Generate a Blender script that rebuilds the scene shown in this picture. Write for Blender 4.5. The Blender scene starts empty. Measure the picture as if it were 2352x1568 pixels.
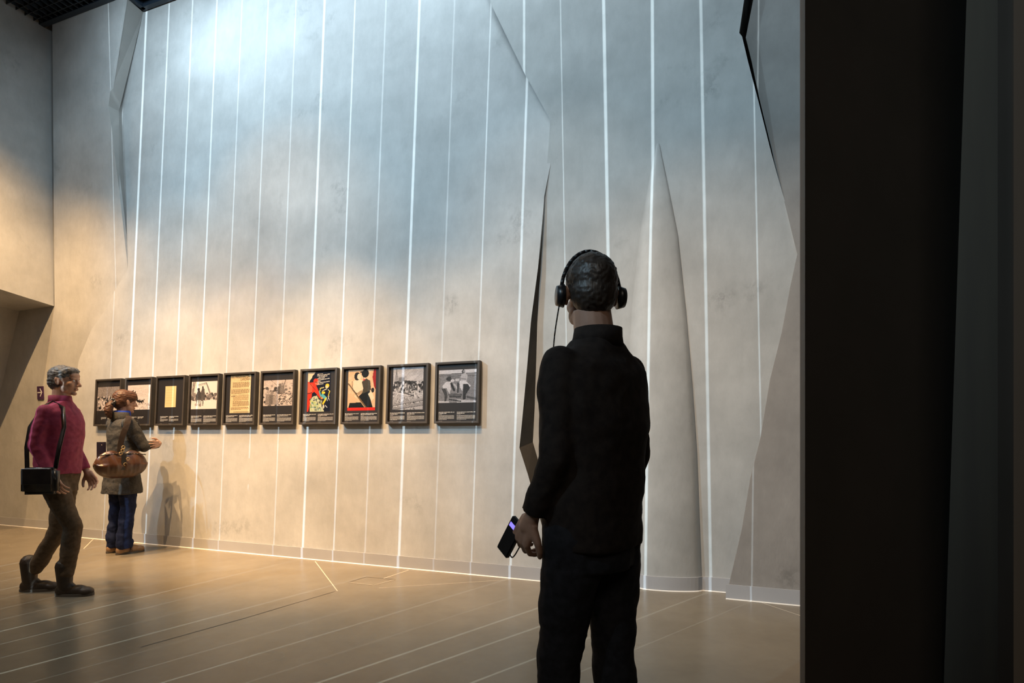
import bpy, bmesh, math, random
import numpy as np
from mathutils import Vector, Matrix, Euler, noise

random.seed(7)
rng = np.random.RandomState(7)
PI = math.pi
SC = bpy.context.scene
COL = SC.collection

# ------------------------------------------------------------------ camera, world, exposure
F = 1296.0                     # focal length in photo pixels (2352 wide)
CX, HY = 1176.0, 998.0         # vertical axis and horizon row of the level, shifted lens
CAMH = 1.2
cam = bpy.data.cameras.new('camera')
cam.sensor_fit = 'HORIZONTAL'
cam.sensor_width = 36.0
cam.lens = 36.0 * F / 2352.0
cam.shift_y = (HY - 784.0) / 2352.0
cam.clip_start = 0.05
cam_o = bpy.data.objects.new('camera', cam)
cam_o.location = (0, 0, CAMH)
cam_o.rotation_euler = (PI / 2, 0, 0)
COL.objects.link(cam_o)
SC.camera = cam_o
SC.view_settings.view_transform = 'Standard'
SC.view_settings.look = 'None'
SC.view_settings.gamma = 1.0
SC.view_settings.use_curve_mapping = False
SC.view_settings.exposure = 0.0
wd = bpy.data.worlds.new('world')
wd.use_nodes = True
wd.node_tree.nodes['Background'].inputs[0].default_value = (0.35, 0.42, 0.5, 1)
wd.node_tree.nodes['Background'].inputs[1].default_value = 0.02
SC.world = wd

# wall frame of reference: n points into the wall, w runs along it to the right
N2 = Vector((1.0, 2.682)).normalized()
W2 = Vector((N2.y, -N2.x))
C0 = 4.416
CEIL = 6.19


def ray(px, py):
    return Vector(((px - CX) / F, 1.0, (HY - py) / F))


def P(px, py, o, s):
    """point of the leaning plane n.p = C0 + o + s*z seen at a photo pixel"""
    r = ray(px, py)
    t = (C0 + o + CAMH * s) / (N2.x * r.x + N2.y - s * r.z)
    return Vector((r.x * t, t, CAMH + r.z * t))


def PZ(px, z, o, s):
    r = ray(px, HY)
    t = (C0 + o + s * z) / (N2.x * r.x + N2.y)
    return Vector((r.x * t, t, z))


def FL(px, py, z=0.0):
    t = (CAMH - z) * F / (py - HY)
    return Vector(((px - CX) / F * t, t, z))


def WN(u, p, z):
    """u along the wall, p = distance along n from the origin"""
    return Vector((W2.x * u + N2.x * p, W2.y * u + N2.y * p, z))


A_ = (0.250, -0.030)
B_ = (0.0, 0.050)
C_ = (0.175, 0.0)
E_ = (0.0, 0.060)

# ------------------------------------------------------------------ lights
def look_at(o, tgt):
    d = Vector(tgt) - o.location
    o.rotation_euler = d.to_track_quat('-Z', 'Y').to_euler()


def spot(name, loc, tgt, energy, color, size, blend=1.0, radius=0.04):
    l = bpy.data.lights.new(name, 'SPOT')
    l.energy = energy
    l.color = color
    l.spot_size = math.radians(size)
    l.spot_blend = blend
    l.shadow_soft_size = radius
    o = bpy.data.objects.new(name, l)
    o.location = loc
    look_at(o, tgt)
    COL.objects.link(o)
    return o


def area(name, loc, tgt, energy, color, sx, sy, spread=180):
    l = bpy.data.lights.new(name, 'AREA')
    l.energy = energy
    l.color = color
    l.shape = 'RECTANGLE'
    l.size = sx
    l.size_y = sy
    l.spread = math.radians(spread)
    o = bpy.data.objects.new(name, l)
    o.location = loc
    look_at(o, tgt)
    COL.objects.link(o)
    return o


WARM = (1.0, 0.61, 0.275)
COOL = (0.56, 0.82, 1.0)
FILL = (1.0, 0.86, 0.70)


def wall_spot(kind, u, d, du, dd, z, energy, size, radius=0.02, h=5.9):
    col = WARM if kind == 'warm' else COOL
    return spot(kind + '_spot', WN(u, C0 - d, h), WN(u + du, C0 - dd, z), energy, col, size, 1.0, radius)


# warm picture spots on the ceiling tracks: a near row aimed at the foot of the wall, a few wider ones and two long throws
for u, e, du in [(-7.0, 850, 0), (-5.9, 360, 0), (-2.1, 190, 1.3)]:
    wall_spot('warm', u, 1.7, du, .3, .4, e, 62, h=5.95)
wall_spot('warm', -5.6, 2.6, -2.0, 1.2, 2.9, 1500, 60)
wall_spot('warm', -4.3, 1.9, 0, 0, 2.5, 240, 60)
for u, e in [(-5.6, 1500), (-4.6, 1200), (-3.6, 1950), (-2.6, 760), (-1.8, 330)]:
    wall_spot('warm', u, 2.2, .1, 0, .4, e, 35, h=5.95)
wall_spot('warm', -6.1, 4.2, 1.5, 0, .9, 500, 44)
wall_spot('warm', -3.0, 3.4, 2.0, 0, 1.0, 360, 40)
wall_spot('warm', -3.0, 3.4, 4.2, 0, .8, 800, 40)
# cool floods, thrown from the upper left
wall_spot('cool', -7.3, 3.0, 1.8, 0, 2.1, 97, 110, 0.04)
spot('cool_spot', Vector((-5, -2.5, 5.8)), (1.7, 4.2, 1.9), 1250, COOL, 38, 1.0, 0.04)
wall_spot('cool', -7.6, 4.4, 3.3, 0, 2.2, 850, 58, 0.05)
wall_spot('cool', -7.6, 4.7, 6.4, 0, 2.6, 950, 44, 0.05)
area('hall_fill', Vector((-1, -4.5, 5.9)), (-1, 0, 1.5), 60, FILL, 4, 2, 150)  # unseen fill, added to lift the dark partition a little
# strip washers just under the ceiling, close to the wall
for u, e in [(-5.5, 20), (-4.6, 27), (-3.2, 19), (-1.8, 21), (0.2, 14)]:
    area('cool_washer', WN(u, C0 - 1.0, 6.05), WN(u, C0 + .25, 5.0), e, (0.66, 0.86, 1.0), 1.3, 0.1, 150)

# stripe projector far back on the left: a gobo of near-vertical slots
PROJ = Vector((-6.7, -3.2, 5.6))


def make_projector():
    fw = (Vector((-0.6, 4.7)) - PROJ.xy).normalized()
    rt = Vector((fw.y, -fw.x))
    l = bpy.data.lights.new('stripe_projector', 'POINT')
    l.energy = 5200
    l.color = (0.72, 0.90, 1.0)
    l.shadow_soft_size = 0.004
    o = bpy.data.objects.new('stripe_projector', l)
    o.location = PROJ
    COL.objects.link(o)
    l.use_nodes = True
    nt = l.node_tree
    nd, lk = nt.nodes, nt.links
    em = nd['Emission'] if 'Emission' in nd else nd.new('ShaderNodeEmission')
    tc = nd.new('ShaderNodeTexCoord')

    def dot(v):
        d = nd.new('ShaderNodeVectorMath'); d.operation = 'DOT_PRODUCT'
        lk.new(tc.outputs['Normal'], d.inputs[0]); d.inputs[1].default_value = v
        return d.outputs['Value']

    def m(op, a, b=None, c=None, clamp=False):
        q = nd.new('ShaderNodeMath'); q.operation = op; q.use_clamp = clamp
        for i, x in enumerate((a, b, c)):
            if x is None: continue
            if isinstance(x, (int, float)): q.inputs[i].default_value = x
            else: lk.new(x, q.inputs[i])
        return q.outputs[0]
    df = dot((fw.x, fw.y, 0)); dr = dot((rt.x, rt.y, 0)); dz = dot((0, 0, 1))
    pos = m('MAXIMUM', df, 0.05)
    u = m('DIVIDE', dr, pos); v = m('DIVIDE', dz, pos)

    def uv(p):
        d = p - PROJ
        f_ = d.x * fw.x + d.y * fw.y
        return (d.x * rt.x + d.y * rt.y) / f_, d.z / f_
    stripes = []
    for px, wpx, k in [(323.3, 4.2, 1.0), (375, 3, .8), (428.7, 2.8, .75), (484.8, 3, .8), (542.7, 2.2, .6),
                       (603, 2.6, .6), (667, 2.6, .5), (733, 4.6, 1.0), (803.3, 3, .8), (874.6, 3, .45),
                       (952, 5.4, .9), (1032.8, 3, .35), (1117, 3, .6), (1206, 5, .8)]:
        a, _ = uv(P(px, 320, *B_)); a2, _ = uv(P(px + 1, 320, *B_))
        stripes.append((a, 0.0, wpx * (a2 - a) / 2, k))
    a, _ = uv(P(257, 320, *A_)); a2, _ = uv(P(258, 320, *A_))
    stripes.append((a, 0.0, 1.6 * (a2 - a) / 2, .45))
    for px, x2, y2, wpx, k in [(1292.6, 1310, 1325, 2.2, .7), (1392, 1410, 1335, 7, 1.0), (1499.5, 1503, 1200, 7, 1.0),
                               (1615, 1633, 1357, 6.5, .8), (1734, 1747, 960, 3.2, .7)]:
        a, v1 = uv(P(px, 320, *C_)); a2, _ = uv(P(px + 1, 320, *C_)); b, v2 = uv(P(x2, y2, *C_))
        sl = (b - a) / (v2 - v1)
        stripes.append((a - sl * v1, sl, wpx * (a2 - a) / 2, k))
    total = None
    for a, sl, hw, k in stripes:
        x = u
        if abs(sl) > 1e-6:
            x = m('SUBTRACT', u, m('MULTIPLY', v, sl))
        d = m('ABSOLUTE', m('SUBTRACT', x, a))
        # 1 inside the slot, a short soft edge outside
        q = m('MULTIPLY_ADD', d, -1.0 / (0.35 * hw), 1.0 + 1.0 / 0.35 - 0.5, clamp=True)
        if k != 1.0: q = m('MULTIPLY', q, k)
        total = q if total is None else m('ADD', total, q)
    low = m('MULTIPLY', total, m('GREATER_THAN', df, 0.05))
    lk.new(low, em.inputs['Strength'])
    out = [x for x in nd if x.type == 'OUTPUT_LIGHT'][0]
    lk.new(em.outputs[0], out.inputs[0])


make_projector()

# ------------------------------------------------------------------ materials
def mat(name, color, rough=0.6, metal=0.0, spec=0.5):
    m = bpy.data.materials.new(name)
    m.use_nodes = True
    b = m.node_tree.nodes['Principled BSDF']
    b.inputs['Base Color'].default_value = (*color, 1)
    b.inputs['Roughness'].default_value = rough
    b.inputs['Metallic'].default_value = metal
    b.inputs['Specular IOR Level'].default_value = spec
    return m


def noisy(name, c1, c2, scale=8, rough=0.6, spec=0.5, bump=0.1, bscale=60, metal=0.0, stretch=(1, 1, 1), detail=5, lo=.35, hi=.65, dist=0.005):
    m = mat(name, c1, rough, metal, spec)
    nt = m.node_tree; nd, lk = nt.nodes, nt.links
    b = nd['Principled BSDF']
    tc = nd.new('ShaderNodeTexCoord'); mp = nd.new('ShaderNodeMapping'); mp.inputs['Scale'].default_value = stretch
    lk.new(tc.outputs['Object'], mp.inputs[0])
    n1 = nd.new('ShaderNodeTexNoise'); n1.inputs['Scale'].default_value = scale; n1.inputs['Detail'].default_value = detail
    lk.new(mp.outputs[0], n1.inputs['Vector'])
    r = nd.new('ShaderNodeValToRGB')
    r.color_ramp.elements[0].position = lo; r.color_ramp.elements[1].position = hi
    r.color_ramp.elements[0].color = (*c1, 1); r.color_ramp.elements[1].color = (*c2, 1)
    lk.new(n1.outputs[0], r.inputs[0]); lk.new(r.outputs[0], b.inputs['Base Color'])
    if bump:
        n2 = nd.new('ShaderNodeTexNoise'); n2.inputs['Scale'].default_value = bscale; n2.inputs['Detail'].default_value = 4
        lk.new(mp.outputs[0], n2.inputs['Vector'])
        bp = nd.new('ShaderNodeBump'); bp.inputs['Strength'].default_value = bump; bp.inputs['Distance'].default_value = dist
        lk.new(n2.outputs[0], bp.inputs['Height']); lk.new(bp.outputs[0], b.inputs['Normal'])
    return m


def plaster(name, base, seedv):
    """trowelled grey plaster: broad mottling, vertical streaks, a few dark smudges, fine trowel relief"""
    m = mat(name, base, 0.75, 0, 0.25)
    nt = m.node_tree; nd, lk = nt.nodes, nt.links
    b = nd['Principled BSDF']
    tc = nd.new('ShaderNodeTexCoord')

    def nz(scale, stretch, det=5, rough=.55, off=0.0):
        mp = nd.new('ShaderNodeMapping'); mp.inputs['Scale'].default_value = stretch
        mp.inputs['Location'].default_value = (seedv + off, off * 2, seedv * .5)
        mp.inputs['Rotation'].default_value = (0, 0, math.atan2(N2.x, N2.y))
        lk.new(tc.outputs['Object'], mp.inputs[0])
        n = nd.new('ShaderNodeTexNoise'); n.inputs['Scale'].default_value = scale
        n.inputs['Detail'].default_value = det; n.inputs['Roughness'].default_value = rough
        lk.new(mp.outputs[0], n.inputs['Vector'])
        return n.outputs[0]

    def ramp(src, p0, p1, v0, v1):
        r = nd.new('ShaderNodeMapRange'); r.inputs[1].default_value = p0; r.inputs[2].default_value = p1
        r.inputs[3].default_value = v0; r.inputs[4].default_value = v1
        lk.new(src, r.inputs[0]); return r.outputs[0]

    def mul(a, c):
        q = nd.new('ShaderNodeMath'); q.operation = 'MULTIPLY'; lk.new(a, q.inputs[0]); lk.new(c, q.inputs[1]); return q.outputs[0]
    big = ramp(nz(1.1, (1, 1, 1.7), 4), .3, .7, .86, 1.09)
    streak = ramp(nz(2.6, (1, 1, .6), 7, .65), .3, .7, .90, 1.07)
    fine = ramp(nz(14, (1, 1, .5), 8, .7), .3, .7, .94, 1.05)
    # smudges: high-frequency scratches masked by sparse blobs
    blob = ramp(nz(1.9, (1, 1, 1), 4, .6, 3.1), .62, .74, 0, 1)
    scr = ramp(nz(22, (1, 1, .7), 8, .75, 5.7), .44, .56, 1, 0)
    sm = ramp(mul(blob, scr), 0, 1, 1.0, .74)
    fac = mul(mul(big, streak), mul(fine, sm))
    vm = nd.new('ShaderNodeVectorMath'); vm.operation = 'SCALE'; vm.inputs[0].default_value = base
    lk.new(fac, vm.inputs['Scale']); lk.new(vm.outputs[0], b.inputs['Base Color'])
    h = nz(7, (1, 1, .6), 7, .6, 9.0)
    bp = nd.new('ShaderNodeBump'); bp.inputs['Strength'].default_value = .35; bp.inputs['Distance'].default_value = .012
    lk.new(h, bp.inputs['Height']); lk.new(bp.outputs[0], b.inputs['Normal'])
    return m


M = {}
M['plaster'] = plaster('plaster', (0.50, 0.50, 0.49), 1.3)
M['plaster2'] = plaster('plaster_second', (0.50, 0.50, 0.49), 7.7)
M['plaster3'] = plaster('plaster_third', (0.47, 0.47, 0.455), 4.1)
M['base'] = noisy('baseboard_paint', (0.43, 0.43, 0.445), (0.47, 0.47, 0.485), 3, .5, .4, 0)
M['seal'] = mat('sealant', (0.85, 0.82, 0.76), .4)
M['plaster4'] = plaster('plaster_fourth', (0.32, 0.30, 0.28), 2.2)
M['reveal_shade'] = noisy('shaded_reveal', (0.055, 0.048, 0.040), (0.07, 0.062, 0.052), 4, .8, .2, .1)  # near-black plaster paints in the shade on the right-facing reveal
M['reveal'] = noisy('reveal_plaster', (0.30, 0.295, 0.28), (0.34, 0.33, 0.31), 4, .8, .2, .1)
M['deep'] = mat('gap_shade', (0.06, 0.05, 0.04), .9)  # dark colour stands in for shade inside the unlit crack
M['ceil'] = mat('black_ceiling', (0.004, 0.004, 0.005), .9)
M['grid'] = mat('black_grid', (0.035, 0.042, 0.05), .5)
M['chan'] = mat('edge_channel', (0.02, 0.03, 0.045), .35)
M['part'] = noisy('dark_wall_paint', (0.055, 0.045, 0.036), (0.065, 0.052, 0.042), 3, .7, .3, .05)
M['part2'] = noisy('dimmed_plaster', (0.14, 0.11, 0.085), (0.17, 0.135, 0.10), 5, .8, .3, .1, stretch=(1, 1, .15))  # plaster coloured darker to imitate dim light on the leaning face
M['hall'] = mat('hall_wall', (0.05, 0.048, 0.046), .9)


def floor_mat():
    m = mat('polished_screed', (0.3, 0.24, 0.17), .3, 0, .5)
    nt = m.node_tree; nd, lk = nt.nodes, nt.links
    b = nd['Principled BSDF']
    tc = nd.new('ShaderNodeTexCoord')

    def nz(scale, det, rough, st=(1, 1, 1)):
        mp = nd.new('ShaderNodeMapping'); mp.inputs['Scale'].default_value = st
        lk.new(tc.outputs['Object'], mp.inputs[0])
        n = nd.new('ShaderNodeTexNoise'); n.inputs['Scale'].default_value = scale
        n.inputs['Detail'].default_value = det; n.inputs['Roughness'].default_value = rough
        lk.new(mp.outputs[0], n.inputs['Vector']); return n.outputs[0]
    r = nd.new('ShaderNodeValToRGB')
    e = r.color_ramp.elements
    e[0].position = .3; e[1].position = .72
    e[0].color = (0.19, 0.16, 0.115, 1); e[1].color = (0.26, 0.222, 0.165, 1)
    lk.new(nz(1.7, 8, .65), r.inputs[0]); lk.new(r.outputs[0], b.inputs['Base Color'])
    mr = nd.new('ShaderNodeMapRange'); mr.inputs[3].default_value = .22; mr.inputs[4].default_value = .30
    lk.new(nz(1.2, 3, .5), mr.inputs[0]); lk.new(mr.outputs[0], b.inputs['Roughness'])
    return m


M['floor'] = floor_mat()


# ------------------------------------------------------------------ helpers
def link_mesh(name, bm, m, parent=None, smooth=False):
    me = bpy.data.meshes.new(name)
    bmesh.ops.recalc_face_normals(bm, faces=bm.faces)
    if smooth:
        for f in bm.faces: f.smooth = True
    bm.to_mesh(me); bm.free()
    if m is not None: me.materials.append(m)
    o = bpy.data.objects.new(name, me)
    COL.objects.link(o)
    if parent: o.parent = parent
    return o


def empty(name, loc=(0, 0, 0), rz=0.0):
    o = bpy.data.objects.new(name, None)
    o.location = loc; o.rotation_euler = (0, 0, rz)
    COL.objects.link(o)
    return o


def tag(o, label=None, cat=None, group=None, kind=None):
    if label: o['label'] = label
    if cat: o['category'] = cat
    if group: o['group'] = group
    if kind: o['kind'] = kind
    return o


def add_box(bm, c, s, R=None):
    ret = bmesh.ops.create_cube(bm, size=1.0)
    Mx = Matrix.Translation(Vector(c)) @ (R.to_4x4() if R is not None else Matrix.Identity(4)) @ Matrix.Diagonal((*s, 1))
    bmesh.ops.transform(bm, matrix=Mx, verts=ret['verts'])
    return ret['verts']


def add_sphere(bm, c, r, R=None, sub=2):
    if isinstance(r, (int, float)): r = (r, r, r)
    ret = bmesh.ops.create_icosphere(bm, subdivisions=sub, radius=1.0)
    Mx = Matrix.Translation(Vector(c)) @ (R.to_4x4() if R is not None else Matrix.Identity(4)) @ Matrix.Diagonal((*r, 1))
    bmesh.ops.transform(bm, matrix=Mx, verts=ret['verts'])


def add_cone(bm, a, b, ra, rb, seg=16):
    a, b = Vector(a), Vector(b)
    d = b - a
    if d.length < 1e-6: return
    ret = bmesh.ops.create_cone(bm, cap_ends=True, segments=seg, radius1=ra, radius2=rb, depth=d.length)
    q = d.to_track_quat('Z', 'Y').to_matrix().to_4x4()
    bmesh.ops.transform(bm, matrix=Matrix.Translation((a + b) / 2) @ q, verts=ret['verts'])


def chain(bm, pts, sub=2, caps=True):
    """pts: [(x,y,z,r)]: round joints with tapered bones between"""
    for i, p in enumerate(pts):
        if caps or 0 < i < len(pts) - 1:
            add_sphere(bm, p[:3], p[3], sub=sub)
        if i: add_cone(bm, pts[i - 1][:3], p[:3], pts[i - 1][3], p[3])


def loft(bm, rings, seg=28, power=2.0, cap=True, wob=None):
    """rings: (x,y,z,rx,ry[,rot]) closed stack of superellipse rings"""
    prev = None; allr = []
    for k, rg in enumerate(rings):
        x, y, z, rx, ry = rg[:5]; ro = rg[5] if len(rg) > 5 else 0.0
        vs = []
        for i in range(seg):
            a = 2 * PI * i / seg
            c, s_ = math.cos(a), math.sin(a)
            q = wob(a, k) if wob else 1.0
            vx = math.copysign(abs(c) ** (2 / power), c) * rx * q; vy = math.copysign(abs(s_) ** (2 / power), s_) * ry * q
            vs.append(bm.verts.new((x + vx * math.cos(ro) - vy * math.sin(ro), y + vx * math.sin(ro) + vy * math.cos(ro), z)))
        if prev:
            for i in range(seg):
                bm.faces.new((prev[i], prev[(i + 1) % seg], vs[(i + 1) % seg], vs[i]))
        allr.append(vs); prev = vs
    if cap:
        bm.faces.new(allr[0][::-1]); bm.faces.new(allr[-1])


def fused(name, bm, m, parent, voxel=0.006, smooth=3, folds=0.0, fscale=0.1, flat=None):
    """join overlapping closed shapes into one continuous skin"""
    me = bpy.data.meshes.new(name + '_raw')
    bmesh.ops.recalc_face_normals(bm, faces=bm.faces)
    bm.to_mesh(me); bm.free()
    t = bpy.data.objects.new(name + '_raw', me)
    COL.objects.link(t)
    md = t.modifiers.new('r', 'REMESH'); md.mode = 'VOXEL'; md.voxel_size = voxel; md.use_smooth_shade = True
    if smooth:
        s = t.modifiers.new('s', 'SMOOTH'); s.iterations = smooth; s.factor = 0.5
    dg = bpy.context.evaluated_depsgraph_get()
    out = bpy.data.meshes.new_from_object(t.evaluated_get(dg))
    bpy.data.objects.remove(t); bpy.data.meshes.remove(me)
    nv = len(out.vertices)
    co = np.empty(nv * 3); out.vertices.foreach_get('co', co); co = co.reshape(-1, 3)
    if folds:
        no = np.empty(nv * 3); out.vertices.foreach_get('normal', no); no = no.reshape(-1, 3)
        d = np.array([noise.noise(Vector((p[0] / fscale, p[1] / fscale, p[2] / fscale * 1.6))) for p in co])
        d = d - 0.55 * np.abs(np.array([noise.noise(Vector((p[0] / fscale * 2.3 + 5, p[1] / fscale * 2.3, p[2] / fscale * 3.3))) for p in co]))
        co = co + no * (d * folds)[:, None]
    if flat is not None:
        co[:, 2] = np.maximum(co[:, 2], flat)
    out.vertices.foreach_set('co', co.ravel())
    out.update()
    for p in out.polygons: p.use_smooth = True
    out.name = name
    out.materials.clear(); out.materials.append(m)
    o = bpy.data.objects.new(name, out)
    COL.objects.link(o)
    if parent: o.parent = parent
    return o


# ------------------------------------------------------------------ the setting
def sheet(name, pts, m, parent, depth=0.03, back=None):
    """a planar outline given real thickness behind it"""
    bm = bmesh.new()
    off = Vector((N2.x, N2.y, 0)) * depth if back is None else Vector(back)
    f = [bm.verts.new(p) for p in pts]
    g = [bm.verts.new(p + off) for p in pts]
    bm.faces.new(f); bm.faces.new(g[::-1])
    for i in range(len(f)):
        j = (i + 1) % len(f)
        bm.faces.new((f[i], g[i], g[j], f[j]))
    return link_mesh(name, bm, m, parent)


def strip(name, a, b, m, parent, smooth=False):
    bm = bmesh.new()
    va = [bm.verts.new(p) for p in a]; vb = [bm.verts.new(p) for p in b]
    for i in range(len(a) - 1):
        bm.faces.new((va[i], va[i + 1], vb[i + 1], vb[i]))
    return link_mesh(name, bm, m, parent, smooth)


back = tag(empty('wall_back'), 'tall folded wall of trowelled grey plaster with slanting cracks', kind='structure')
# A: left panel, leans forward; its right edge is the crack and, lower down, the front panel hides it
a_up = [PZ(287, CEIL, *A_), P(253, 210, *A_), P(249, 243, *A_), P(256, 292, *A_), P(274, 440, *A_), P(292, 600, *A_)]
pa = [PZ(127, CEIL, *A_)] + a_up + [P(296, 640, *A_), P(290, 1100, *A_), PZ(290, 0, *A_)]
pa += [PZ(-420, 0, *A_), PZ(-420, 2.79, *A_), P(45, 714, *A_), P(125, 703, *A_)]
pa_up = pa
sheet('wall_panel', [PZ(120, CEIL + .1, *A_)] + [PZ(287, CEIL + .1, *A_)] + pa[1:], M['plaster2'], back)
# B: the big leaning panel with the pictures
b_left = [PZ(329, CEIL, *B_), P(304, 130, *B_), P(280, 238, *B_), P(279, 262, *B_), P(285, 420, *B_), P(292, 600, *B_)]
b_low = [P(292, 620, *B_), P(262, 670, *B_), P(244, 709, *B_), P(210, 756, *B_), P(181, 827, *B_), P(170, 894, *B_),
         P(158, 979, *B_), P(140, 1110, *B_), PZ(125, 0, *B_)]
b_right_px = [(1283, 1337), (1260, 1261), (1237, 1179), (1213, 1091), (1193, 1028), (1199, 968), (1210, 850), (1220, 733), (1235.6, 616), (1248.5, 475), (1250, 450)]
b_right = [PZ(1283, 0, *B_)] + [P(x, y, *B_) for x, y in b_right_px[1:]]
pb = b_left + b_low + b_right + [P(1285, 275, *B_), P(1225, 165, *B_), P(1150, 12, *B_), PZ(1085, CEIL, *B_)]
sheet('wall_panel', [PZ(329, CEIL + .1, *B_)] + pb[1:-1] + [PZ(1085, CEIL + .1, *B_)], M['plaster'], back, 0.02)
# C + D: the recessed flat panel
c_edge_px = [(1309, 1328), (1289.6, 1255), (1272, 1185), (1251, 1109), (1224, 1015), (1228, 938), (1231, 850), (1234, 745), (1240, 633), (1245.6, 534), (1250, 460)]
c_left = [PZ(1308, 0, *C_)] + [P(x, y, *C_) for x, y in c_edge_px[1:]]
ledge = [(1252, 440), (1264, 275), (1203, 165), (1129, 12)]
d_right = [(1718, 141), (1704.5, 84), (1698, 75.5), (1709, 0)]
pc = c_left + [P(x, y, *C_) for x, y in ledge] + [PZ(1040, CEIL + .1, *C_), PZ(1762, CEIL + .1, *C_)]
pc += [P(x, y, *C_) for x, y in [(1709, 0), (1698, 75.5), (1704.5, 84), (1718, 141), (1742, 233), (1771, 349), (1786, 404), (1808, 480), (1835, 582), (1850, 660)]] + [PZ(1850, 0, *C_)]
sheet('wall_panel', pc, M['plaster3'], back, 0.02)
# E: the right panel
e_up = [(1785, 402), (1773, 345), (1744.5, 229), (1727, 143), (1713, 86), (1730, 0)]
pe = [PZ(1667, 0, *E_)] + [P(x, y, *E_) for x, y in [(1685, 1297), (1704.5, 1213), (1724, 1096), (1746.8, 1005), (1769.6, 868),
      (1795.6, 764), (1815, 660), (1832, 582), (1806, 480)]] + [P(x, y, *E_) for x, y in e_up] + [PZ(1785, CEIL + .1, *E_), PZ(2900, CEIL + .1, *E_), PZ(2900, 0, *E_)]
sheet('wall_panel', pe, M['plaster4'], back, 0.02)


def bulge():
    bm = bmesh.new()
    Lp = [(1425, 1337), (1428, 1250), (1434, 1050), (1442, 880), (1452, 700), (1470, 540), (1490, 420), (1508, 330)]
    Rp = [(1613, 1355), (1609, 1250), (1601, 1040), (1590, 880), (1576, 720), (1557, 540), (1533, 420), (1514, 330)]
    nu = 24
    rows = []
    for (lx, ly), (rx, ry) in zip(Lp, Rp):
        zl = 0.0 if ly == 1337 else None
        a = PZ(lx, 0, *C_) if zl == 0.0 else P(lx, ly, *C_)
        b = PZ(rx, 0, *C_) if zl == 0.0 else P(rx, ry, *C_)
        rows.append((a, b))
    # resample heights finely
    fine = []
    for i in range(len(rows) - 1):
        for k in range(6):
            t = k / 6
            fine.append((rows[i][0].lerp(rows[i + 1][0], t), rows[i][1].lerp(rows[i + 1][1], t)))
    fine.append(rows[-1])
    grid = []
    zt = fine[-1][0].z
    for a, b in fine:
        row = []
        g = max(0.0, 1 - a.z / zt) ** 0.8
        for j in range(nu + 1):
            u = j / nu
            q = 0.5 - 0.5 * math.cos(PI * min(1, u / 0.38)) if u < 0.38 else (math.cos(PI / 2 * (u - 0.38) / 0.62)) ** 0.62
            p = a.lerp(b, u) - Vector((N2.x, N2.y, 0)) * (0.125 * q * g + 0.003)
            row.append(bm.verts.new(p))
        grid.append(row)
    for i in range(len(grid) - 1):
        for j in range(nu):
            bm.faces.new((grid[i][j], grid[i][j + 1], grid[i + 1][j + 1], grid[i + 1][j]))
    return link_mesh('rounded_panel', bm, M['plaster3'], back, True), [r.co.copy() for r in grid[0]] if False else None


def bulge_base():
    pts = []
    a = PZ(1425, 0, *C_); b = PZ(1613, 0, *C_)
    for j in range(25):
        u = j / 24
        q = 0.5 - 0.5 * math.cos(PI * min(1, u / 0.38)) if u < 0.38 else (math.cos(PI / 2 * (u - 0.38) / 0.62)) ** 0.62
        pts.append(a.lerp(b, u) - Vector((N2.x, N2.y, 0)) * (0.125 * q + 0.003))
    return pts


bulge()
# reveals of the cracks
k_ = P(273, 255, 0.06, 0.03)
bm = bmesh.new()
A_pts = [bm.verts.new(p) for p in a_up]
B_pts = [bm.verts.new(p) for p in b_left]
kv = bm.verts.new(k_)
bm.faces.new((A_pts[0], A_pts[1], kv, B_pts[2], B_pts[0]))
bm.faces.new((A_pts[1], A_pts[2], kv))
bm.faces.new((A_pts[2], A_pts[3], kv))
bm.faces.new((kv, B_pts[3], B_pts[2]))
bm.faces.new((A_pts[3], A_pts[4], B_pts[4], B_pts[3], kv))
bm.faces.new((A_pts[4], A_pts[5], B_pts[4]))
link_mesh('crack_reveal', bm, M['reveal'], back)
strip('crack_reveal', b_right, c_left, M['reveal_shade'], back)
dE = [PZ(1762, CEIL, *C_)] + [P(x, y, *C_) for x, y in [(1709, 0), (1698, 75.5), (1704.5, 84), (1718, 141), (1742, 233), (1771, 349), (1786, 403)]]
eE = [PZ(1785, CEIL, *E_)] + [P(x, y, *E_) for x, y in [(1730, 0), (1713, 82), (1716, 100), (1727, 143), (1744.5, 229), (1773, 345), (1786, 403)]]
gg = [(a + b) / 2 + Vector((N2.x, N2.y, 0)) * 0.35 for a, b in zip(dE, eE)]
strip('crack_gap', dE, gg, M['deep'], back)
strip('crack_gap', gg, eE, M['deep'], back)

# left wall with its soffit and the lower recess
corner_top = PZ(127, CEIL + .1, *A_)
corner_low = P(124, 703, *A_)
LW = Vector((-N2.x, -N2.y, 0))          # towards the room


def on_left(px, py):
    # plane through the corner, normal W2
    r = ray(px, py); c = W2.x * corner_low.x + W2.y * corner_low.y
    t = c / (W2.x * r.x + W2.y * r.y)
    return Vector((r.x * t, t, CAMH + r.z * t))


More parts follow.
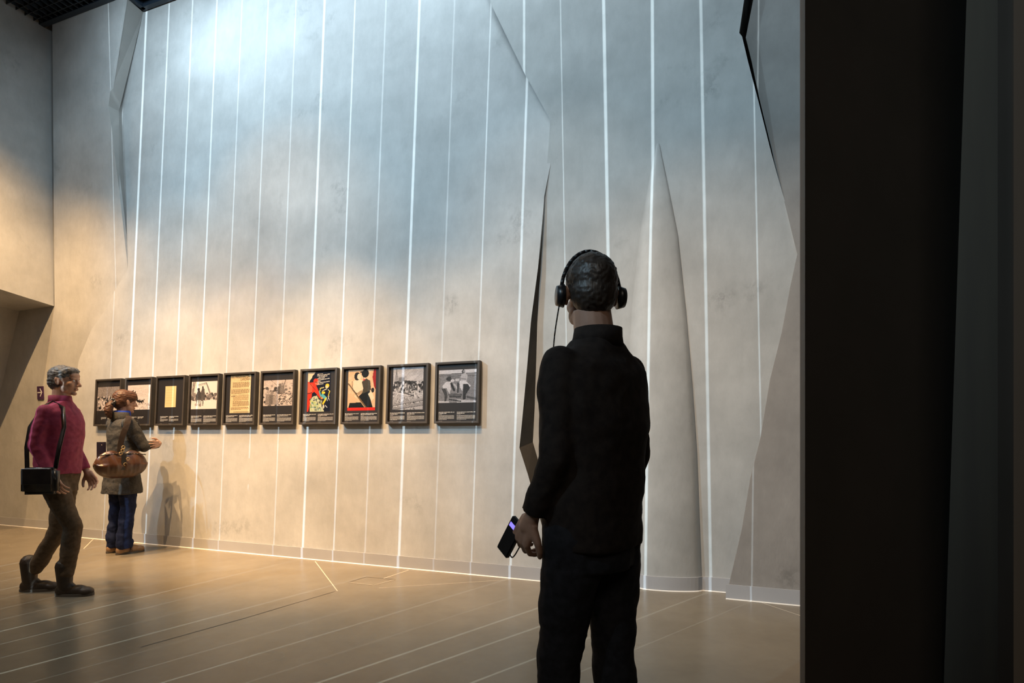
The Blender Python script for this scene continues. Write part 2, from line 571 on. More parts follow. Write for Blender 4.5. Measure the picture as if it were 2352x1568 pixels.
l0 = on_left(124, 703); l1 = on_left(0, 664)
BLK = 1.6
far = Vector((corner_low.x, corner_low.y, 0)) + LW * BLK
sheet('wall_left', [Vector((l0.x, l0.y, CEIL + .1)), l0, l1, Vector((far.x, far.y, l1.z + .06)), Vector((far.x, far.y, CEIL + .1))],
      M['plaster3'], None, 0.03, back=(-W2.x * 2.4, -W2.y * 2.4, 0))['kind'] = 'structure'
s0 = P(45, 714, *A_); s1 = P(125, 703, *A_)
l1c = Vector((far.x, far.y, l1.z + .06))
bm = bmesh.new()
q = [l0, l1, l1c, s0 + LW * BLK + Vector((0, 0, .06)), s0 + Vector((0, 0, .004)), s1 + Vector((0, 0, .004))]
vs = [bm.verts.new(p - Vector((0, 0, .003))) for p in q]
bm.faces.new((vs[0], vs[1], vs[4], vs[5])); bm.faces.new((vs[1], vs[2], vs[3], vs[4]))
tag(link_mesh('ceiling_recess', bm, M['plaster2']), kind='structure')
b0 = PZ(-70, 0, *A_)
sheet('wall_recess', [s0 + Vector((0, 0, .01)), s0 + LW * BLK + Vector((0, 0, .10)), b0 + LW * BLK, b0], M['plaster2'], None, back=(-W2.x * 1.2, -W2.y * 1.2, 0))['kind'] = 'structure'

# floor, ceiling, hall enclosure
bm = bmesh.new()
add_box(bm, (-5, 1.5, -0.05), (28, 20, 0.1))
fl = tag(link_mesh('floor', bm, M['floor']), kind='structure')
R_w = Matrix.Rotation(math.atan2(W2.y, W2.x), 3, 'Z')
ce = tag(empty('ceiling'), 'black open grid ceiling above the hall', kind='structure')
bm = bmesh.new()
add_box(bm, (-5, 1.5, 6.75), (28, 20, 0.1))
link_mesh('ceiling_slab', bm, M['ceil'], ce)
bm = bmesh.new()
H = 0.045
p_end = C0 + 0.25
for k in range(150):
    u = -9.0 + k * 0.092
    pe_ = C0 + (0.03 if u < -4.9 else 0.25)
    c = WN(u, (pe_ - 5.0) / 2 + 0.0, CEIL + H / 2)
    add_box(bm, c, (0.005, pe_ + 5.0, H), R_w)
for k in range(100):
    p = C0 + 0.22 - k * 0.092
    u0 = -9.5 if p > C0 - 0.02 and False else -9.2
    if p > C0 + 0.0: u0 = -4.7
    add_box(bm, WN((u0 + 4.6) / 2, p, CEIL + H / 2), (4.6 - u0, 0.005, H), R_w)
tag(link_mesh('ceiling_grid', bm, M['grid'], ce), kind='stuff')
bm = bmesh.new()
u_c = W2.dot(corner_low.xy)
u_s = W2.dot(a_up[0].xy)
add_box(bm, WN((u_c + u_s) / 2, C0 + 0.03, CEIL + .03), (u_s - u_c, 0.06, 0.07), R_w)
add_box(bm, WN(u_s + .02, C0 + 0.14, CEIL + .03), (0.05, 0.28, 0.07), R_w)
add_box(bm, WN((u_s + 5) / 2, C0 + 0.27, CEIL + .03), (5 - u_s, 0.05, 0.07), R_w)
link_mesh('edge_channel', bm, M['chan'], ce)
bm = bmesh.new(); add_box(bm, (-18.5, 1.5, 3.3), (.1, 19, 6.8)); tag(link_mesh('wall_far_left', bm, M['hall']), kind='structure')
bm = bmesh.new(); add_box(bm, (-5, -8.0, 3.3), (28, .1, 6.8)); tag(link_mesh('wall_front', bm, M['hall']), kind='structure')
bm = bmesh.new(); add_box(bm, (8.0, 1.5, 3.3), (.1, 19, 6.8)); tag(link_mesh('wall_right', bm, M['hall']), kind='structure')

# baseboard and the pale sealant line on the floor
def hugging(pts, name_b, name_t):
    bm = bmesh.new(); bt = bmesh.new()
    nin = Vector((N2.x, N2.y, 0))
    lo = [p - nin * 0.007 for p in pts]
    for i in range(len(lo) - 1):
        a, b = lo[i], lo[i + 1]
        q = [bm.verts.new(a), bm.verts.new(b), bm.verts.new(b + Vector((0, 0, .108))), bm.verts.new(a + Vector((0, 0, .108))),
             bm.verts.new(a + Vector((0, 0, .108)) + nin * .01), bm.verts.new(b + Vector((0, 0, .108)) + nin * .01)]
        bm.faces.new(q[:4]); bm.faces.new((q[3], q[2], q[5], q[4]))
        d = (b - a).normalized(); s = Vector((d.y, -d.x, 0))
        if s.dot(nin) > 0: s = -s
        q = [bt.verts.new(x) for x in (a + Vector((0, 0, .007)), b + Vector((0, 0, .007)), b + s * .010 + Vector((0, 0, .001)), a + s * .010 + Vector((0, 0, .001)))]
        bt.faces.new(q)
    tag(link_mesh(name_b, bm, M['base']), kind='structure')
    tag(link_mesh(name_t, bt, M['seal']), kind='structure')


hugging([PZ(-70, 0, *A_), PZ(124, 0, *A_)], 'baseboard_left', 'trim_1')
bp = [PZ(124.5, 0, *A_), PZ(125, 0, *B_), PZ(1283, 0, *B_), PZ(1308, 0, *C_)] + bulge_base()
bp += [PZ(1700, 0, *C_)]
hugging(bp, 'baseboard_back', 'trim_2')
hugging([PZ(1667, 0, *E_), PZ(2900, 0, *E_)], 'baseboard_right', 'trim_3')

# dark partition close to the camera on the right
pt = empty('trim_partition'); tag(pt, 'dark partition end close to the camera', kind='structure')
def vz(x, y, z): return Vector((x, y, z))
e0 = (0.831, 1.6)
def onA(px, z=None, py=None):
    # face A runs from e0 to the right and slightly away
    d = Vector((1.006, 0.6)); r = ray(px, HY)
    # e0 + d*k = r*t
    k = (e0[0] - r.x * e0[1]) / (r.x * d.y - d.x)
    X, Y = e0[0] + d.x * k, e0[1] + d.y * k
    return Vector((X, Y, z if z is not None else CAMH + (HY - py) / F * Y))
a0 = onA(2258, py=0); a1 = onA(2172, py=1568)
def ext(z):
    t = (z - a0.z) / (a1.z - a0.z); return a0.lerp(a1, t)
eb, et = ext(0.0), ext(CEIL)
TOPZ = CEIL - .002
sheet('partition_face', [vz(*e0, 0), Vector((eb.x, eb.y, 0)), Vector((et.x, et.y, TOPZ)), vz(*e0, TOPZ)], M['part'], pt, back=(0.20, .42, 0))
fx, fy = 1.3333 * 1.02, 1.5 * 1.02
sheet('leaning_face', [Vector((eb.x, eb.y, 0)), vz(fx, fy, 0), vz(fx, fy, TOPZ), Vector((et.x, et.y, TOPZ))], M['part2'], pt, back=(0.25, .0, 0))
sheet('partition_end', [vz(fx, fy, 0), vz(3.4, 2.6, 0), vz(3.4, 2.6, TOPZ), vz(fx, fy, TOPZ)], M['part'], pt, back=(0.0, .05, 0))

# floor joints and the flush service hatch
def floor_line(name, pts, wdt, m, parent, z=0.0006):
    bm = bmesh.new()
    for i in range(len(pts) - 1):
        a, b = pts[i], pts[i + 1]
        d = (b - a).normalized(); s = Vector((-d.y, d.x, 0)) * wdt / 2
        q = [bm.verts.new(p + Vector((0, 0, z))) for p in (a - s, b - s, b + s, a + s)]
        bm.faces.new(q)
    return link_mesh(name, bm, m, parent)


M['joint'] = mat('dark_joint', (0.06, 0.05, 0.04), .8)
M['joint2'] = mat('pale_joint', (0.62, 0.56, 0.46), .5)
floor_line('floor_joint', [FL(323, 1486), FL(560, 1420), FL(769, 1358)], .007, M['joint'], fl)
floor_line('floor_joint', [FL(724, 1289), FL(757, 1333), FL(775, 1357)], .008, M['joint2'], fl)
floor_line('floor_joint', [FL(878, 1329), FL(938, 1309)], .008, M['joint2'], fl)
floor_line('floor_joint', [FL(870, 1350), FL(1010, 1341), FL(1170, 1331)], .006, M['joint2'], fl)
floor_line('floor_joint', [FL(1750, 1384), FL(1849, 1417), FL(2000, 1470)], .007, M['joint2'], fl)
floor_line('floor_joint', [FL(192, 1260), FL(214, 1238)], .010, M['joint2'], fl)
hatch = empty('floor_hatch'); tag(hatch, 'flush rectangular hatch in the floor in front of the picture row', 'hatch')
hq = [FL(800, 1337), FL(841, 1325), FL(908, 1331), FL(858, 1344)]
hc = sum(hq, Vector()) / 4
hatch.location = hc
bm = bmesh.new()
top = [bm.verts.new(p - hc + Vector((0, 0, .0012))) for p in hq]; bot = [bm.verts.new(p - hc + Vector((0, 0, -.01))) for p in hq]
bm.faces.new(top)
for i in range(4): bm.faces.new((top[i], top[(i + 1) % 4], bot[(i + 1) % 4], bot[i]))
link_mesh('lid', bm, M['floor'], hatch)
for i, mm in enumerate((M['joint'], M['joint'], M['joint2'], M['joint2'])):
    a, b = hq[i] - hc, hq[(i + 1) % 4] - hc
    floor_line('hatch_edge', [a, b], .007, mm, hatch, .0018)

# arrow sign on panel A
sg = P(92, 902, A_[0] - .012, A_[1])
sign = empty('arrow_sign', sg, math.atan2(W2.y, W2.x)); sign.rotation_euler.x = math.atan(-.03) * -1
tag(sign, 'small purple direction sign with a white arrow pointing right, on the far left wall', 'sign')
M['purple'] = mat('sign_purple', (0.055, 0.02, 0.07), .4)
M['white'] = mat('white_print', (0.7, 0.68, 0.7), .5)
bm = bmesh.new(); add_box(bm, (0, .005, 0), (.118, .010, .165)); link_mesh('plate', bm, M['purple'], sign)
bm = bmesh.new()
add_box(bm, (-.010, -.0012, .005), (.075, .0015, .014))
for s in (1, -1):
    add_box(bm, (.020, -.0012, .005 + s * .023), (.066, .0015, .014), Matrix.Rotation(s * math.radians(55), 3, 'Y'))
link_mesh('arrow', bm, M['white'], sign)


# ------------------------------------------------------------------ pictures
def canvas(h, w, c):
    im = np.zeros((h, w, 3)); im[:] = c; return im


def grid_xy(im):
    h, w = im.shape[:2]
    y, x = np.mgrid[0:h, 0:w]
    return (x + .5) / w, (y + .5) / h


def poly(im, pts, c, a=1.0):
    x, y = grid_xy(im)
    ins = np.zeros(x.shape, bool)
    n = len(pts)
    for i in range(n):
        x1, y1 = pts[i]; x2, y2 = pts[(i + 1) % n]
        if y1 == y2: continue
        cnd = ((y1 > y) != (y2 > y)) & (x < (x2 - x1) * (y - y1) / (y2 - y1) + x1)
        ins ^= cnd
    im[ins] = im[ins] * (1 - a) + np.array(c) * a


def ell(im, cx, cy, rx, ry, c, a=1.0, rot=0):
    x, y = grid_xy(im)
    dx, dy = x - cx, y - cy
    cr, sr = math.cos(rot), math.sin(rot)
    q = ((dx * cr + dy * sr) / rx) ** 2 + ((-dx * sr + dy * cr) / ry) ** 2 < 1
    im[q] = im[q] * (1 - a) + np.array(c) * a


def line(im, x1, y1, x2, y2, t, c, a=1.0):
    x, y = grid_xy(im)
    d = np.array([x2 - x1, y2 - y1]); L = d @ d
    k = np.clip(((x - x1) * d[0] + (y - y1) * d[1]) / L, 0, 1)
    q = np.hypot(x - x1 - k * d[0], y - y1 - k * d[1]) < t / 2
    im[q] = im[q] * (1 - a) + np.array(c) * a


def grain(im, amt, box=None, seed=0, size=1):
    r = np.random.RandomState(seed)
    h, w = im.shape[:2]
    g = r.rand(h // size + 1, w // size + 1)
    g = np.repeat(np.repeat(g, size, 0), size, 1)[:h, :w] - .5
    x, y = grid_xy(im)
    q = np.ones(x.shape, bool)
    if box: q = (x > box[0]) & (x < box[2]) & (y > box[1]) & (y < box[3])
    im[q] = np.clip(im[q] + (g[q] * amt)[:, None], 0, 1)


SEP = np.array([1.0, .93, .90])


def g_(v): return tuple(np.array([v, v, v]) * SEP)


def figure(im, x, y, s, v, seed=0):
    ell(im, x, y - .9 * s, .11 * s, .14 * s, g_(v + .1)); poly(im, [(x - .17 * s, y - .75 * s), (x + .17 * s, y - .75 * s), (x + .22 * s, y), (x - .2 * s, y)], g_(v))


def art1():   # crowd before a hazy wood
    im = canvas(84, 84, g_(.62)); r = np.random.RandomState(1)
    for i in range(34): line(im, r.rand(), 0, r.rand(), .5, .015, g_(.45 + r.rand() * .3), .5)
    x, y = grid_xy(im)
    for i in range(170):
        cx, cy = r.rand(), .42 + .58 * r.rand(); s = .03 + .05 * (cy - .4)
        ell(im, cx, cy, s, s * 1.2, g_(r.choice([.12, .25, .85, .92, .6])))
    grain(im, .25, None, 1, 1); return im


def art2():   # riders in file across a pale field
    im = canvas(84, 84, g_(.93)); r = np.random.RandomState(2)
    for i in range(12): line(im, 0, .1 + .03 * i + .02 * r.rand(), 1, .08 + .035 * i, .008, g_(.75), .6)
    for cx, cy, s in [(.12, .3, .06), (.2, .27, .07), (.3, .32, .07), (.35, .42, .06), (.3, .55, .08), (.4, .6, .08), (.5, .66, .09), (.6, .68, .07), (.68, .65, .05)]:
        ell(im, cx, cy, s, s * .55, g_(.15), 1, .5); line(im, cx - .03, cy, cx + .05, cy + .09, .02, g_(.1)); ell(im, cx + .04, cy - .05, .02, .03, g_(.2))
    for i in range(120):
        cx, cy = r.rand(), .74 + .26 * r.rand(); line(im, cx, cy, cx + .06 * (r.rand() - .2), cy - .08 * r.rand(), .012, g_(r.choice([.2, .45, .7, .95])))
    grain(im, .12, None, 2); return im


def art3():   # typed yellow letter
    im = canvas(96, 48, (.95, .84, .62)); r = np.random.RandomState(3)
    for i in range(26):
        yy = .07 + i * .034; x1 = .1; x2 = .6 + .3 * r.rand()
        line(im, x1, yy, x2, yy, .008, (.82, .68, .46), .6)
    return im


def art4():   # riders under a gate
    im = canvas(90, 84, g_(.96)); r = np.random.RandomState(4)
    line(im, .12, 0, .06, .45, .05, g_(.55)); line(im, .06, 0, .03, .5, .03, g_(.35))
    line(im, .25, .12, .56, .05, .02, g_(.3)); line(im, .28, .16, .54, .1, .012, g_(.3)); line(im, .56, .05, .70, .42, .03, g_(.4)); line(im, .6, .12, .76, .45, .012, g_(.5))
    for i in range(130):
        cx, cy = .02 + .95 * r.rand(), .48 + .2 * r.rand() - .06 * abs(r.rand()); ell(im, cx, cy, .035, .045, g_(r.choice([.25, .4, .55, .75])))
    poly(im, [(.26, .27), (.33, .33), (.42, .55), (.40, .68), (.2, .68), (.18, .5)], g_(.28)); ell(im, .27, .28, .05, .05, g_(.2))
    poly(im, [(.42, .2), (.5, .28), (.52, .6), (.4, .62), (.36, .4)], g_(.35)); ell(im, .43, .21, .03, .045, g_(.15))
    for x0 in (.22, .3, .38, .46): line(im, x0, .62, x0 + .03 * (r.rand() - .5), .88, .03, g_(.35))
    ell(im, .2, .84, .06, .05, g_(.7)); ell(im, .36, .86, .04, .06, g_(.6))
    grain(im, .22, (0, .42, 1, .75), 4); return im


def art5():   # printed proclamation on yellowed paper
    im = canvas(150, 80, (.90, .80, .62)); r = np.random.RandomState(5)
    grain(im, .07, None, 5, 3)
    for y0, n, x0, x1 in [(.2, 9, .12, .95), (.38, 8, .05, .95), (.55, 9, .15, .95), (.7, 9, .15, .95), (.86, 4, .06, .95)]:
        for i in range(n):
            yy = y0 + i * .0155; x = x0
            while x < x1 - .03 and not (i == n - 1 and x > .5):
                wd_ = .03 + .08 * r.rand(); line(im, x, yy, min(x + wd_, x1), yy, .008, (.36, .29, .2), .8); x += wd_ + .02
    line(im, .1, .53, .95, .52, .006, (.3, .24, .16)); line(im, .05, .56, .25, .56, .012, (.3, .24, .16))
    line(im, .2, .975, .95, .972, .014, (.25, .2, .13), .9)
    return im


def art6():   # engraving-like photo of people among rubble
    im = canvas(84, 90, g_(.8)); r = np.random.RandomState(6)
    line(im, .25, 0, .45, .2, .012, g_(.4)); line(im, .75, 0, .64, .4, .02, g_(.2)); line(im, .66, .15, 1, .16, .008, g_(.4))
    for i in range(120):
        cx, cy = r.rand(), .2 + .8 * r.rand()
        ell(im, cx, cy, .03 + .03 * r.rand(), .02 + .04 * r.rand(), g_(r.choice([.2, .35, .55, .75, .88])), .8, r.rand() * 3)
    for i in range(60):
        cx, cy = .5 + .5 * r.rand(), .5 + .4 * r.rand(); line(im, cx, cy, cx + .08, cy - .12 * r.rand(), .02, g_(r.choice([.25, .9])))
    for x_, s, v in [(.18, .55, .55), (.3, .5, .45), (.42, .45, .6)]: figure(im, x_, .95, s, v)
    figure(im, .56, .55, .4, .35); figure(im, .64, .5, .38, .5)
    grain(im, .22, None, 6); return im


def art7():   # colour poster, red soldier reaching over small figures
    im = canvas(110, 72, (.03, .05, .14)); r = np.random.RandomState(7)
    poly(im, [(0, 0), (.34, 0), (.27, .06), (.2, .1), (.18, .15), (.1, .2), (.06, .26), (0, .27)], (.9, .82, .72))
    RED = (.85, .22, .12); LR = (.95, .5, .4)
    poly(im, [(0, .24), (.12, .27), (.3, .26), (.42, .4), (.62, .64), (.56, .68), (.4, .56), (.3, .5), (.2, .54), (.2, .62), (.06, 1), (0, 1)], RED)
    poly(im, [(0, .26), (.1, .3), (.22, .33), (.2, .5), (.1, .55), (0, .5)], LR, .55)
    line(im, 0, .55, .2, .52, .018, (.25, .1, .08)); line(im, .1, .3, .35, .46, .012, (.4, .1, .08))
    ell(im, .36, .23, .11, .06, RED); ell(im, .40, .29, .085, .045, (.85, .45, .35)); line(im, .3, .26, .48, .27, .012, (.3, .08, .06))
    ell(im, .64, .66, .06, .03, (.95, .6, .3))
    poly(im, [(.12, 1), (.14, .7), (.26, .62), (.42, .6), (.5, .7), (.66, .72), (.62, .85), (.76, 1)], (.78, .8, .68))
    for i in range(90):
        cx, cy = .12 + .5 * r.rand(), .64 + .34 * r.rand()
        ell(im, cx, cy, .025, .018, [(.15, .2, .2), (.85, .88, .75), (.35, .6, .6), (.7, .8, .4), (.2, .25, .2)][r.randint(5)], .8)
    Y = (.95, .82, .2); CY = (.35, .7, .75)
    ell(im, .86, .36, .08, .05, Y); ell(im, .84, .39, .06, .035, (.9, .85, .7))
    line(im, .56, .42, .54, .52, .03, Y); line(im, .56, .42, .72, .4, .02, (.9, .85, .6)); line(im, .53, .5, .58, .6, .05, CY)
    line(im, .64, .49, .84, .44, .015, (.9, .9, .85)); ell(im, .7, .53, .08, .03, Y); line(im, .66, .6, .82, .68, .09, CY); line(im, .82, .68, .7, .8, .06, Y)
    line(im, .9, .46, .97, .5, .02, (.9, .9, .8)); line(im, .97, .5, .92, .6, .03, Y); line(im, .95, .62, .88, .74, .015, (.9, .9, .9)); line(im, .9, .62, .97, .72, .012, (.9, .9, .9))
    ell(im, .72, .88, .04, .05, (.8, .82, .8)); line(im, .8, .85, .88, .9, .02, (.8, .8, .8))
    return im


def art8():   # two people embracing, one in a helmet, red strip below
    im = canvas(110, 76, (.88, .74, .60)); r = np.random.RandomState(8)
    for i in range(40): ell(im, r.rand(), r.rand() * .9, .06, .04, (.93, .85, .72), .4)
    poly(im, [(.92, 0), (1, 0), (1, .5), (.94, .42), (.88, .2)], (.62, .12, .12))
    DK = (.06, .07, .06); CRM = (.92, .86, .76); OLV = (.27, .25, .2)
    poly(im, [(.03, .93), (.08, .81), (.5, .8), (.62, .93)], DK)
    poly(im, [(.4, .66), (.6, .52), (.8, .5), (.84, .76), (.92, .93), (.64, .93), (.5, .76)], DK)
    poly(im, [(.2, .27), (.34, .22), (.52, .26), (.6, .45), (.5, .58), (.3, .57), (.18, .48)], CRM)
    poly(im, [(.5, .3), (.66, .22), (.8, .28), (.84, .5), (.66, .56), (.5, .6), (.56, .46)], OLV)
    poly(im, [(.74, .6), (.86, .52), (.96, .7), (.86, .78)], CRM); ell(im, .9, .51, .055, .06, (.1, .1, .12))
    ell(im, .33, .16, .11, .1, (.1, .07, .06)); ell(im, .4, .17, .075, .07, CRM)
    ell(im, .57, .17, .07, .075, (.93, .83, .72)); ell(im, .62, .10, .13, .1, DK); line(im, .45, .065, .6, .05, .03, DK)
    ell(im, .58, .25, .03, .025, (.8, .2, .25)); line(im, .55, .12, .54, .24, .012, DK)
    poly(im, [(.27, .6), (.5, .5), (.55, .55), (.34, .66)], (.7, .6, .48)); ell(im, .32, .64, .07, .04, CRM)
    line(im, .02, .34, .68, .93, .04, (.45, .36, .26)); line(im, .06, .4, .6, .9, .012, (.8, .7, .55)); line(im, .15, .28, .18, .5, .012, DK); line(im, .18, .5, .34, .59, .012, DK)
    poly(im, [(0, .93), (1, .93), (1, 1), (0, 1)], (.85, .16, .10))
    grain(im, .06, None, 8); return im


COLD = np.array([.94, .95, 1.0])
def c_(v): return tuple(np.array([v, v, v]) * COLD)


def art9():   # ruined town with a church tower
    im = canvas(110, 76, c_(.72)); r = np.random.RandomState(9)
    x, y = grid_xy(im)
    for i in range(26): ell(im, r.rand(), .3 * r.rand(), .2, .05, c_(.55 + .4 * r.rand()), .35, -.3)
    poly(im, [(0, .34), (.3, .3), (1, .36), (1, .56), (0, .5)], c_(.25)); poly(im, [(.18, .24), (.38, .24), (.38, .36), (.18, .36)], c_(.5))
    poly(im, [(.06, .3), (.07, .18), (.1, .1), (.115, .06), (.13, .1), (.15, .18), (.16, .3)], c_(.6)); line(im, .11, .05, .11, .15, .02, c_(.2))
    for i in range(240):
        cx, cy = r.rand(), .36 + .26 * r.rand(); ell(im, cx, cy, .02 + .02 * r.rand(), .015 + .03 * r.rand(), c_(r.choice([.12, .25, .5, .8, .9])), .85)
    poly(im, [(0, .6), (1, .62), (1, 1), (0, 1)], c_(.7), .75)
    for i in range(150):
        cx, cy = r.rand(), .58 + .4 * r.rand(); line(im, cx, cy, cx + .14 * (r.rand() - .3), cy - .03 + .1 * r.rand(), .014, c_(r.choice([.15, .35, .9, .8])), .8)
    line(im, 0, .88, 1, .76, .05, c_(.62)); line(im, 0, .905, 1, .79, .01, c_(.15)); line(im, 0, .98, 1, .86, .07, c_(.6)); line(im, 0, 1.0, 1, .9, .01, c_(.15))
    line(im, .7, .56, .74, .7, .035, c_(.85)); line(im, .83, .45, .84, .68, .03, c_(.85)); line(im, 0, .58, .5, .66, .03, c_(.8)); line(im, .35, .6, .7, .68, .02, c_(.2))
    grain(im, .14, None, 9); return im


def art10():  # four men bent over a trench plank in a field, one sitting above
    im = canvas(84, 90, c_(.55)); r = np.random.RandomState(10)
    poly(im, [(0, 0), (1, 0), (1, .1), (0, .13)], c_(.85)); line(im, 0, .13, 1, .11, .02, c_(.4)); line(im, 0, .17, 1, .2, .015, c_(.3))
    for i in range(200): ell(im, r.rand(), .22 + .6 * r.rand(), .012, .02, c_(.42 + .25 * r.rand()), .6)
    ell(im, .66, .07, .045, .07, c_(.25)); ell(im, .675, .06, .03, .05, c_(.6)); poly(im, [(.6, .14), (.72, .1), (.77, .2), (.75, .36), (.58, .34)], c_(.75)); line(im, .52, .26, .72, .3, .04, c_(.6))
    ell(im, .3, .27, .1, .07, c_(.25)); ell(im, .45, .24, .12, .06, c_(.5)); ell(im, .37, .33, .05, .045, c_(.85)); ell(im, .5, .31, .06, .04, c_(.8))
    poly(im, [(.1, .48), (.2, .36), (.32, .36), (.33, .6), (.28, .7), (.22, .55), (.12, .55)], c_(.85))
    poly(im, [(.08, .56), (.2, .58), (.25, .8), (.2, .98), (.16, .98), (.17, .78)], c_(.28))
    poly(im, [(.55, .35), (.72, .35), (.86, .5), (.82, .55), (.66, .5), (.64, .66), (.58, .55)], c_(.88))
    poly(im, [(.66, .44), (.78, .44), (.84, .56), (.74, .75), (.72, .97), (.66, .97), (.66, .7)], c_(.22))
    line(im, .34, .42, .42, .62, .06, c_(.2)); line(im, .42, .44, .52, .6, .05, c_(.75)); line(im, .52, .42, .52, .68, .05, c_(.25)); line(im, .28, .55, .3, .75, .04, c_(.8))
    poly(im, [(.26, .72), (.64, .74), (.6, .86), (.3, .84)], c_(.3)); line(im, .3, .76, .62, .78, .02, c_(.5))
    poly(im, [(.76, .8), (1, .86), (1, .93), (.76, .86)], c_(.35)); poly(im, [(0, .93), (.3, .96), (.3, 1), (0, 1)], c_(.8)); poly(im, [(.5, .9), (1, .95), (1, 1), (.5, 1)], c_(.8))
    line(im, .3, .9, .6, .96, .03, c_(.15))
    grain(im, .14, None, 10); return im


def print_mat():
    m = mat('paper_print', (.5, .5, .5), .55, 0, .3)
    a = m.node_tree.nodes.new('ShaderNodeVertexColor'); a.layer_name = 'Ink'
    m.node_tree.links.new(a.outputs[0], m.node_tree.nodes['Principled BSDF'].inputs['Base Color'])
    return m


M['print'] = print_mat()


def glass_mat():
    m = bpy.data.materials.new('picture_glass'); m.use_nodes = True
    nt = m.node_tree; nd = nt.nodes; nd.clear()
    out = nd.new('ShaderNodeOutputMaterial'); mx = nd.new('ShaderNodeMixShader')
    lw = nd.new('ShaderNodeLayerWeight'); lw.inputs[0].default_value = .5
    pw = nd.new('ShaderNodeMath'); pw.operation = 'POWER'; pw.inputs[1].default_value = 5
    ma = nd.new('ShaderNodeMath'); ma.operation = 'MULTIPLY_ADD'; ma.inputs[1].default_value = .9; ma.inputs[2].default_value = .05
    t = nd.new('ShaderNodeBsdfTransparent'); t.inputs[0].default_value = (.97, .97, .97, 1)
    g = nd.new('ShaderNodeBsdfGlossy'); g.inputs['Roughness'].default_value = 0.03
    L = nt.links.new
    L(lw.outputs['Facing'], pw.inputs[0]); L(pw.outputs[0], ma.inputs[0]); L(ma.outputs[0], mx.inputs[0])
    L(t.outputs[0], mx.inputs[1]); L(g.outputs[0], mx.inputs[2]); L(mx.outputs[0], out.inputs[0])
    return m


M['glass'] = glass_mat()
M['frame'] = noisy('frame_brown', (0.048, 0.040, 0.033), (0.060, 0.050, 0.041), 12, .5, .4, .05)
M['mat_board'] = mat('black_mat', (0.016, 0.013, 0.013), .6)
M['ink'] = mat('caption_white', (0.75, 0.73, 0.70), .6)
M['inkd'] = mat('caption_dark', (0.12, 0.09, 0.06), .7)


def painted(name, im, x0, x1, z0, z1, y, parent, flip=1):
    h, w = im.shape[:2]
    xs = np.linspace(x0, x1, w + 1); zs = np.linspace(z1, z0, h + 1)
    X, Z = np.meshgrid(xs, zs)
    co = np.stack([X, np.full_like(X, y), Z], -1).reshape(-1, 3)
    i, j = np.mgrid[0:h, 0:w]
    a = (i * (w + 1) + j).ravel()
    faces = np.stack([a, a + w + 1, a + w + 2, a + 1], 1)
    me = bpy.data.meshes.new(name)
    me.from_pydata(co.tolist(), [], faces.tolist())
    at = me.color_attributes.new('Ink', 'FLOAT_COLOR', 'CORNER')
    lin = np.where(im <= .04045, im / 12.92, ((np.clip(im, 0, 1) + .055) / 1.055) ** 2.4) * .85
    c = np.concatenate([lin.reshape(-1, 3), np.ones((h * w, 1))], 1)
    at.data.foreach_set('color', np.repeat(c, 4, 0).ravel())
    me.materials.append(M['print'])
    o = bpy.data.objects.new(name, me); COL.objects.link(o); o.parent = parent
    return o


def words(bm, x0, x1, z, h, y, rnd, fill=1.0):
    """one row of illegibly small lettering as letter-size strokes"""
    x = x0; end = x0 + (x1 - x0) * fill
    while x < end:
        n = rnd.randint(2, 9)
        for k in range(n):
            if x > end: break
            hh = h * rnd.choice([.75, .75, 1.0])
            wv = h * .55
            q = [bm.verts.new(p) for p in ((x, y, z), (x + wv * .8, y, z), (x + wv * .8, y, z + hh), (x, y, z + hh))]
            bm.faces.new(q); x += wv
        x += h * .5


def text_obj(name, s, size, loc, m, parent, shear=0, align='LEFT', sx=1.0):
    c = bpy.data.curves.new(name, 'FONT'); c.body = s; c.size = size; c.align_x = align; c.shear = shear; c.extrude = 0.0002
    t = bpy.data.objects.new(name + '_raw', c); COL.objects.link(t)
    me = bpy.data.meshes.new_from_object(t.evaluated_get(bpy.context.evaluated_depsgraph_get()))
    bpy.data.objects.remove(t)
    me.materials.clear(); me.materials.append(m)
    o = bpy.data.objects.new(name, me); COL.objects.link(o); o.parent = parent
    o.location = loc; o.rotation_euler = (PI / 2, 0, 0); o.scale = (sx, 1, 1)
    return o


ARTS = [
    (art1, (.06, .93, .165, .67), 'small', 'framed grey print of a dense crowd, behind the woman\'s ponytail'),
    (art2, (.07, .93, .155, .665), 'small', 'framed grey print of riders crossing a pale field, behind the woman\'s face'),
    (art3, (.30, .68, .205, .63), 'mid', 'framed small yellow typed letter centred on a wide dark mat'),
    (art4, (.07, .93, .14, .68), 'full', 'framed print of riders on horseback passing under a gate'),
    (art5, (.19, .82, .05, .77), 'full', 'framed yellowed proclamation headed with large letters'),
    (art6, (.07, .93, .175, .65), 'full', 'framed sepia print of standing people beside heaps of rubble'),
    (art7, (.19, .82, .055, .77), 'full', 'framed colour poster of a red helmeted figure on dark blue'),
    (art8, (.145, .86, .055, .765), 'full', 'framed poster of an embracing pair, one helmeted, with a red strip below'),
    (art9, (.14, .87, .05, .765), 'full', 'framed photograph of a ruined town with a church tower'),
    (art10, (.07, .92, .13, .665), 'full', 'framed photograph of men bent over in a field, nearest to the corner crack'),
]
FW, FZ0, FZ1, FD = 0.430, 1.297, 1.840, 0.045
FH = FZ1 - FZ0
BAR = 0.020


